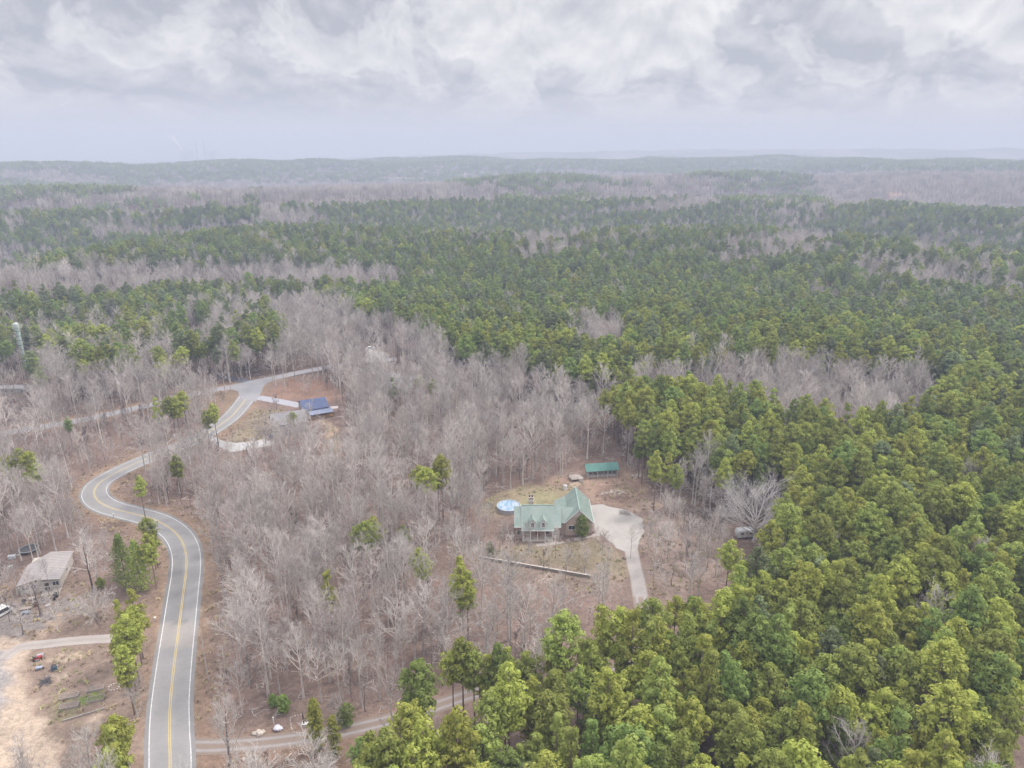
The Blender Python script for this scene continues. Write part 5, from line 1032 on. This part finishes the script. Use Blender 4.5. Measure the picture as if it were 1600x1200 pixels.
MORE = [(18, 488, 20), (44, 478, 21), (72, 486, 20), (96, 490, 18), (122, 486, 20), (22, 508, 17), (160, 486, 19), (242, 500, 19), (264, 506, 16), (206, 512, 18), (252, 484, 20), (372, 514, 19), (404, 536, 18), (412, 518, 19), (92, 588, 13), (122, 574, 14), (176, 562, 12), (204, 548, 15),
        (192, 566, 13), (300, 556, 16), (330, 540, 18), (274, 556, 15), (10, 470, 20), (430, 496, 19), (446, 508, 17), (350, 478, 20), (246, 640, 17), (278, 640, 16), (312, 636, 17), (322, 656, 15), (8, 728, 16), (44, 722, 17), (40, 752, 13), (24, 760, 12), (560, 470, 20), (586, 480, 20), (548, 486, 18),
        (684, 742, 20), (654, 748, 18), (562, 842, 17), (584, 830, 18), (718, 900, 18), (730, 926, 18), (652, 876, 14), (276, 728, 15), (282, 760, 14), (240, 852, 15), (232, 826, 15), (246, 866, 13), (188, 968, 17), (222, 952, 18), (234, 984, 17), (200, 994, 18), (214, 1036, 16), (232, 1056, 12),
        (192, 1150, 16), (214, 1148, 17), (228, 1172, 17), (184, 1178, 15), (204, 1196, 15), (243, 1194, 15), (1026, 728, 20), (1058, 744, 17), (706, 1042, 17), (740, 1046, 18), (764, 1058, 18), (792, 1050, 18)]
for q, (u, v, h) in enumerate(MORE):
    k = (q * 5) % 8; s = h / PINES[k].h; x, y = at(u, v, PINES[k].cz * s)
    for _ in range(3): z = h1(x, y); x, y = at(u, v, z + PINES[k].cz * s)
    x = off_road(x, y, u, v)
    plant_pine(x, y, z, k, 0 if v > 930 and u < 260 else (0, 0, 1, 0, 1)[q % 5] if v > 600 else (1, 2, 1, 0, 3)[q % 5], s, (u * 7) % 6.28); LONE_XY.append((x, y))
LX = np.array(LONE_XY); clash = np.array([np.min(np.hypot(LX[:, 0] - a, LX[:, 1] - b)) < 3.2 for a, b in zip(X, Y)]) if len(X) else None
uu, vv, dd = project(X, Y, Z + hh * .7)
for u, v, *_r in LONE + MORE:
    pd = project(*at(u, v, 16), 16)[2]; clash |= isb & (dd < pd) & (np.abs(uu - u) < 10 + 5 * 190 / dd) & (vv - v < 30 * 190 / dd) & (vv - v > -12) & (rnd2 < .8)
infr = (uu > -25) & (uu < 1625) & (vv < 1235)
size_rank = hh / dd; size_rank[~infr | clash] = 0
order = np.argsort(-size_rank)
VEIL = [(430, 706), (445, 714), (462, 709), (478, 702), (490, 694), (455, 726), (505, 704), (438, 738), (472, 722), (418, 720), (600, 622), (612, 629), (622, 636), (634, 631), (646, 624), (618, 619), (640, 616), (606, 641), (596, 632), (655, 634), (628, 622), (513, 563), (528, 570), (545, 573), (556, 569), (538, 580), (520, 584), (508, 574), (560, 578), (6, 606), (22, 610), (38, 604), (14, 620),
        (740, 872), (772, 888), (800, 880), (828, 894), (858, 892), (884, 905), (912, 900), (948, 902), (940, 878), (1028, 846), (1046, 872), (1022, 890), (1070, 880), (1090, 858), (1052, 826), (1036, 812), (796, 862), (752, 846), (20, 936), (6, 912), (14, 868), (70, 852), (36, 846), (96, 846), (28, 930), (52, 942), (80, 925), (4, 940), (90, 985), (1012, 866), (1018, 846), (985, 872), (1064, 866), (1084, 886), (1100, 868), (930, 868), (868, 872), (826, 866), (786, 862), (764, 836), (748, 812), (1040, 800), (1060, 790)]
for q, (u, v) in enumerate(VEIL):
    k = (q * 3) % 8; x, y = at(u, v); s = (13 + (q * 7) % 6 if v < 800 else 9.5 + (q * 5) % 5) / BARES[k].h; plant_bare(x, y, h1(x, y), k, s, q * 1.3)
done = np.zeros(len(X), bool); done |= clash
for want_bare, left in ((False, 300 - len(LONE) - len(MORE)), (True, 288 - len(VEIL))):
    for i in order:
        if left <= 0: break
        if isb[i] != want_bare or done[i] or size_rank[i] == 0: continue
        if want_bare: plant_bare(X[i], Y[i], Z[i], int(kind[i]), float(sc[i]), float(rot[i]))
        else: plant_pine(X[i], Y[i], Z[i], int(kind[i]), int(tint[i]), float(sc[i]), float(rot[i]))
        done[i] = True; left -= 1

# ------------------------------------------------------------------ the rest of the woods: one object for the pines, one for the bare trees, one for the brush
def stuff(name, pts, rz, scl, idx, meshes, label):
    me = bpy.data.meshes.new(name); me.vertices.add(len(pts)); me.vertices.foreach_set('co', np.asarray(pts, np.float32).ravel())
    for nm, ty, arr in (('rz', 'FLOAT', rz), ('sc', 'FLOAT', scl), ('vi', 'INT', idx)):
        a = me.attributes.new(nm, ty, 'POINT'); a.data.foreach_set('value', np.asarray(arr, np.int32 if ty == 'INT' else np.float32))
    me.update(); o = link(name, me); tag(o, label, kind='stuff')
    ng = bpy.data.node_groups.new(name, 'GeometryNodeTree'); g = NT(ng)
    ng.interface.new_socket('Geometry', in_out='INPUT', socket_type='NodeSocketGeometry'); ng.interface.new_socket('Geometry', in_out='OUTPUT', socket_type='NodeSocketGeometry')
    gi = g.n('NodeGroupInput'); go = g.n('NodeGroupOutput'); inst = g.n('GeometryNodeInstanceOnPoints'); g2i = g.n('GeometryNodeGeometryToInstance')
    for m in reversed(meshes):
        src = bpy.data.objects.new(name + '_source', m); oi = g.n('GeometryNodeObjectInfo'); oi.inputs['Object'].default_value = src
        ng.links.new(oi.outputs['Geometry'], g2i.inputs[0])
    def attr(nm, ty): a = g.n('GeometryNodeInputNamedAttribute', data_type=ty); a.inputs[0].default_value = nm; return a.outputs[0]
    cx = g.n('ShaderNodeCombineXYZ'); ng.links.new(attr('rz', 'FLOAT'), cx.inputs[2])
    e2r = g.n('FunctionNodeEulerToRotation'); ng.links.new(cx.outputs[0], e2r.inputs[0])
    ng.links.new(gi.outputs[0], inst.inputs['Points']); ng.links.new(g2i.outputs[0], inst.inputs['Instance']); inst.inputs['Pick Instance'].default_value = True
    ng.links.new(attr('vi', 'INT'), inst.inputs['Instance Index']); ng.links.new(e2r.outputs[0], inst.inputs['Rotation']); ng.links.new(attr('sc', 'FLOAT'), inst.inputs['Scale'])
    ng.links.new(inst.outputs[0], go.inputs[0]); md = o.modifiers.new('woods', 'NODES'); md.node_group = ng
    return o
def patch(seed, kind_):
    """a few trees of the far woods"""
    rs = random.Random(seed); m = MB(); names = []
    for k in range(8):
        x = (k % 3 - 1) * 6 + rs.uniform(-2.6, 2.6); y = (k // 3 - 1) * 6 + rs.uniform(-2.6, 2.6); h = rs.uniform(15, 22); w = rs.uniform(2.6, 4.0)
        mi = rs.choice((0, 1, 2, 2, 2)) if kind_ == 'pine' else (3 if rs.random() < .7 else 4)  # far pines lean to grey-green, distance haze put into their colour
        if kind_ == 'pine':
            for q in range(5): cards(m, (x + rs.uniform(-w, w) * .5, y + rs.uniform(-w, w) * .5, h - 1.2 - q * 1.5), w * rs.uniform(.42, .62), 13, rs, 1.7, mi, -.5)
        else:
            for q in range(46):
                a = rs.uniform(0, 6.28); z = h * rs.uniform(.3, .75); L = rs.uniform(2, 5); e = (x + math.cos(a) * L * .55, y + math.sin(a) * L * .55, min(h, z + L)); r = .07
                m.path([(x + math.cos(a) * L * .1, y + math.sin(a) * L * .1, z - .5), e], [r, r * .6], 3, mi)
            m.path([(x, y, 0), (x, y, h * .85)], [.2, .05], 4, mi)
    return m.mesh('far_' + kind_, [leaf_of('olive green'), leaf_of('deep green'), leaf_of('grey-green'), TWIG, TWIG_PINK])
FX, FY, FZ, FR = scatter(15.5, 1140, 3700, 17, 41.0)
fb = is_bare(FX, FY, FZ, 15, FR, .03); fo = allowed(FX, FY, FZ); FX, FY, FZ, fb = FX[fo], FY[fo], FZ[fo], fb[fo]; fk = FR.randint(0, 4, len(FX)); frz = FR.uniform(0, 6.28, len(FX)); fs = FR.uniform(.85, 1.2, len(FX))
rest = ~done
def gather(bare):
    a = rest & (isb == bare); b = fb == bare
    pts = np.concatenate([np.stack([X[a], Y[a], Z[a] - .05], -1), np.stack([FX[b], FY[b], FZ[b] - .05], -1)])
    if bare: idx = np.concatenate([kind[a], 8 + fk[b]])
    else: idx = np.concatenate([kind[a] * 4 + tint[a], 32 + fk[b]])
    return pts, np.concatenate([rot[a], frz[b]]), np.concatenate([sc[a], fs[b]]), idx
stuff('pine_woods', *gather(False), [p.full[t] for p in PINES for t in TINT_N] + [patch(700 + i, 'pine') for i in range(4)], "green pine woods rolling over the low hills to the horizon")
stuff('bare_woods', *gather(True), [p.full for p in BARES] + [patch(800 + i, 'bare') for i in range(4)], "grey leafless woods filling the hollows between the pines")
SX, SY, SZ, SR = scatter(3.1, 62, 520, 23)
for i in range(2):       # fallen limbs
    rs = random.Random(40 + i); m = MB()
    for k in range(5):
        a_ = rs.uniform(0, 6.28); L_ = rs.uniform(1.2, 3.6); p_ = (rs.uniform(-1.5, 1.5), rs.uniform(-1.5, 1.5), .06); m.path([p_, (p_[0] + math.cos(a_) * L_ * .5, p_[1] + math.sin(a_) * L_ * .5, .16), (p_[0] + math.cos(a_ + .3) * L_, p_[1] + math.sin(a_ + .3) * L_, .08)], [.07, .05, .02], 4)
    SAPS.append(m.mesh('fallen_limbs', GREY_BARK))
sb = is_bare(SX, SY, SZ, 4, SR, 0.1); yl = in_poly(SX, SY, world_poly([(-60, 880), (130, 880), (170, 985), (60, 985), (-60, 960)])) & ~in_poly(SX, SY, world_poly([(16, 862), (102, 858), (104, 950), (10, 955)]))
so = (allowed(SX, SY, SZ) | (yl & (SR.random_sample(len(SX)) < .5))) & sb & (SR.random_sample(len(SX)) < .72); ssc = SR.uniform(.4, 1.15, len(SX))
tn = np.zeros(len(SX), bool)
for P in THIN_W: tn |= in_poly(SX, SY, P)
so &= ~(tn & (SR.random_sample(len(SX)) < .55)); so &= ~hides(SX, SY, SZ, 8 * ssc, 4 * ssc, CLEAR, .5, (.2, .6, .95))
stuff('undergrowth', np.stack([SX, SY, SZ], -1)[so], SR.uniform(0, 6.28, so.sum()), ssc[so], SR.randint(0, 6, so.sum()), SAPS, "thin grey saplings and brush between the bare trees")
# dry grass in tufts on the verges, lawns and yards
TUFT = []
for i, (c1, c2) in enumerate((((.40, .32, .20), (.54, .45, .30)), ((.34, .33, .17), (.46, .43, .24)), ((.34, .25, .19), (.46, .36, .28)))):
    rs = random.Random(60 + i); m = MB()
    for k in range(26):
        a_ = rs.uniform(0, 6.28); q = rs.uniform(0, .45); p = Vector((math.cos(a_) * q, math.sin(a_) * q, 0)); b_ = rs.uniform(0, 6.28); e = p + Vector((math.cos(b_) * .22, math.sin(b_) * .22, rs.uniform(.2, .5))); sd_ = Vector((-math.sin(b_), math.cos(b_), 0)) * .07
        m.face([p - sd_, p + sd_, e])
    TUFT.append(m.mesh('grass_tuft', mat('dry grass %d' % i, c1, c2, scale=1.5, rough=1, vary=.25)))
TX, TY, TZ, TR = scatter(1.25, 75, 300, 29)
road_d = np.minimum(dist_line(TX, TY, RL4), dist_line(TX, TY, SL4) + .8); verge = (road_d > 4.9) & (road_d < 11)
yard = np.zeros(len(TX), bool)
for px, _c, _f in PAINT[:6] + PAINT[10:16]: yard |= in_poly(TX, TY, world_poly(px))
hard = np.zeros(len(TX), bool)
for P in [PAD, HOUSE_FOOT, POOL_FOOT, SHED_FOOT, WHITE_DRIVE, [(-60, 990), (40, 997), (62, 1008), (45, 1032), (36, 1062), (48, 1090), (66, 1118), (88, 1145), (100, 1215), (-60, 1215)], [(18, 858), (98, 858), (98, 925), (18, 930)], [(445, 628), (515, 612), (530, 652), (470, 660)]]: hard |= in_poly(TX, TY, world_poly(P))
for ln, w_ in ((DL4, 2.4), (BL4, 3), (LL4, 2.3), (RL4, 4.8), (SL4, 3.6)): hard |= dist_line(TX, TY, ln) < w_
tk = (verge | yard) & ~hard & (TR.random_sample(len(TX)) < .35 + .35 * wob(TX, TY, 9, 77)); nT = int(tk.sum())
stuff('dry_grass', np.stack([TX, TY, TZ], -1)[tk], TR.uniform(0, 6.28, nT), TR.uniform(.5, 1.5, nT), np.where(verge[tk], TR.choice([0, 0, 2], nT), TR.choice([0, 1, 2], nT)), TUFT, "dry tan grass in tufts on the verges and yards")
print('grass', nT); print('trees', (~done & ~isb).sum(), (~done & isb).sum(), len(FX), so.sum())
# ------------------------------------------------------------------ trees and shrubs that stand out on their own
def own_tree(name, label, cat, base, a, b, ma, mb_, s=1.0, rz=0.0, crown='crown'):
    x, y = at(*base); o = empty(name, (x, y, -.03), rz, label, cat); o.scale = (s, s, s); a.build('trunk', ma, o); b.build(crown, mb_, o); return o
a, b = bare_parts(901, 13.5, 23.0, .25, 26, 'spread', 10, 7, 4, .5); own_tree('oak_tree', "broad bare oak with a wide rounded crown arching over the white camper", 'oak', (1178, 846), a, b, GREY_BARK, bark_mat('pale_oak_twigs', (0.46, 0.43, 0.415), (0.6, 0.565, 0.55)))
a, b = bare_parts(902, 17, 12, .18, 16, 'wide', 7, 5, 3, .26); own_tree('bare_tree', "big fan-shaped bare tree at the pine edge behind the clearing", 'bare tree', (1085, 790), a, b, GREY_BARK, TWIG)
a, b = bare_parts(903, 15, 7, .4, 12, 'wide', 6, 5, 3, .2); own_tree('bare_tree', "pale bare tree standing inside the pine edge north of the oak", 'bare tree', (1180, 772), a, b, GREY_BARK, TWIG)
a, b = bare_parts(904, 13, 10, .22, 15, 'up', 7, 5, 3, .25); own_tree('bare_tree', "dark-trunked bare tree growing at the mouth of the gravel driveway", 'bare tree', (360, 1196), a, b, DARK_BARK, TWIG)
a, b = bare_parts(905, 6.5, 9, .06, 22, 'spread', 7, 5, 3, .16); own_tree('bare_shrub', "low spreading many-stemmed grey shrub tree between yard and road", 'shrub', (150, 968), a, b, GREY_BARK, GREY_BARK)
a, b = bare_parts(906, 16, 10, .3, 12, 'wide', 6, 5, 3, .26); own_tree('bare_tree', "tall open bare tree with dark trunk right of the old house", 'bare tree', (147, 928), a, b, DARK_BARK, TWIG)
a, b = bare_parts(907, 11, 9, .25, 11, 'wide', 6, 4, 3, .24); own_tree('bare_tree', "gnarled bare tree reaching over the old house's porch", 'bare tree', (64, 962), a, b, DARK_BARK, TWIG)
a, b = bare_parts(908, 7, 5, .35, 8, 'wide', 4, 4, 2, .16); own_tree('bare_tree', "small bare tree in the grey dirt beside the van", 'bare tree', (36, 992), a, b, DARK_BARK, TWIG)
a, b = bare_parts(909, 10, 10, .2, 15, 'spread', 6, 5, 3, .2); own_tree('bare_tree', "pale bare tree below the gravel driveway at the bottom edge", 'bare tree', (492, 1215), a, b, GREY_BARK, TWIG)
a, b = bare_parts(910, 8, 5, .15, 11, 'up', 5, 5, 3, .1); own_tree('bare_tree', "small white-stemmed bare tree north of the gravel driveway", 'bare tree', (527, 1138), a, b, GREY_BARK, TWIG)
a, b = bare_parts(911, 9, 7, .1, 14, 'up', 6, 5, 3, .12); own_tree('bare_tree', "bushy pale bare tree on the road bank east of the garden", 'bare tree', (215, 1120), a, b, GREY_BARK, TWIG)
def cedar(label, base, h, w, tint, seed, name='cedar_tree', cat='cedar', dense=1.0, prof=0):
    rs = random.Random(seed); a = MB(); b = MB(); a.path([(0, 0, 0), (0, 0, h * .9)], [.16, .03], 6); n = int(h * 9 * dense)
    for k in range(n):
        t = (k + rs.random()) / n; R = w / 2 * ((1 - t) ** .8 * min(1, .5 + 3 * t) if prof == 0 else (math.sin(math.pi * (.12 + .86 * t)) ** .7)) * rs.uniform(.6, 1.1); an = k * 2.4 + rs.uniform(-.3, .3); z = h * (.06 + .93 * t)
        for q in (1.0, .55): cards(b, (math.cos(an) * R * q, math.sin(an) * R * q, z + (1 - q) * .3), .42 * (w / 4) ** .5, 12, rs, .42, 0, -.3)
    return own_tree(name, label, cat, base, a, b, DARK_BARK, leaf_of(tint))
cedar("dense dark green cedar, western of the two beside the road bend", (198, 915), 14.5, 9.0, 'deep green', 31); cedar("bright green cone-shaped cedar, eastern of the two beside the road bend", (222, 922), 14.0, 8.4, 'olive green', 32)
cedar("small round evergreen at the old yard's eastern corner", (158, 918), 2.6, 2.2, 'olive green', 33, 'evergreen_shrub', 'shrub', 1.2, 1)
cedar("round evergreen shrub under the bare trees, smaller of the pair", (428, 1103), 2.6, 2.0, 'deep green', 34, 'evergreen_shrub', 'shrub', 1.2, 1); cedar("round evergreen shrub under the bare trees, larger of the pair", (444, 1112), 3.8, 2.6, 'deep green', 35, 'evergreen_shrub', 'shrub', 1.2, 1)
cedar("bushy dark evergreen behind the white-stemmed tree by the driveway", (541, 1132), 4.6, 3.6, 'deep green', 36, 'evergreen_shrub', 'shrub', 1.1, 1)
cedar("tall slender yellow-green evergreen column standing over the gravel driveway", (497, 1175), 12.0, 2.9, 'yellow-green', 37, 'evergreen_column', 'evergreen', 1.1, 1); cedar("loose yellow-green evergreen leaning over the driveway east of the slender column", (524, 1182), 9.0, 2.8, 'yellow-green', 38, 'evergreen_column', 'evergreen', .8, 1)
cedar("dark magnolia-like evergreen hugging the garage gable", (909, 838), 6.6, 4.4, 'deep green', 39, 'evergreen_tree', 'evergreen', 1.2, 1)
cedar("dark evergreen shrub on the slope left of the front porch", (766, 868), 4.2, 2.4, 'deep green', 40, 'evergreen_shrub', 'shrub', 1.2, 1)
for i, (u, v) in enumerate(((876, 846), (884, 846), (892, 845), (922, 836), (928, 832))):
    rs = random.Random(i); m = MB(); [cards(m, (rs.uniform(-.3, .3), rs.uniform(-.3, .3), .35), .5, 14, rs, .35) for _ in range(3)]; o = m.build('foundation_shrub', mat('brown_shrub', (.22, .13, .11), (.3, .2, .17), scale=2)); o.location = (*at(u, v), 0); tag(o, "low reddish shrub in the bed along the garage front", 'shrub', 'low shrubs along the garage front')
# ------------------------------------------------------------------ the air between
def haze():
    m = bpy.data.materials.new('haze'); m.use_nodes = True; t = m.node_tree; t.nodes.clear(); g = NT(t); out = g.n('ShaderNodeOutputMaterial')
    pv = g.n('ShaderNodeVolumePrincipled'); pv.inputs['Color'].default_value = (0.485, 0.575, 0.76, 1); pv.inputs['Absorption Color'].default_value = (0.10, 0.04, 0.0, 1); pv.inputs['Density'].default_value = 3.5e-4; pv.inputs['Anisotropy'].default_value = 0.0
    t.links.new(pv.outputs[0], out.inputs['Volume'])
    b = MB(); b.box(-21000, 21000, -3000, 26500, -115, 250); o = b.build('haze', m); tag(o, kind='stuff')
haze()
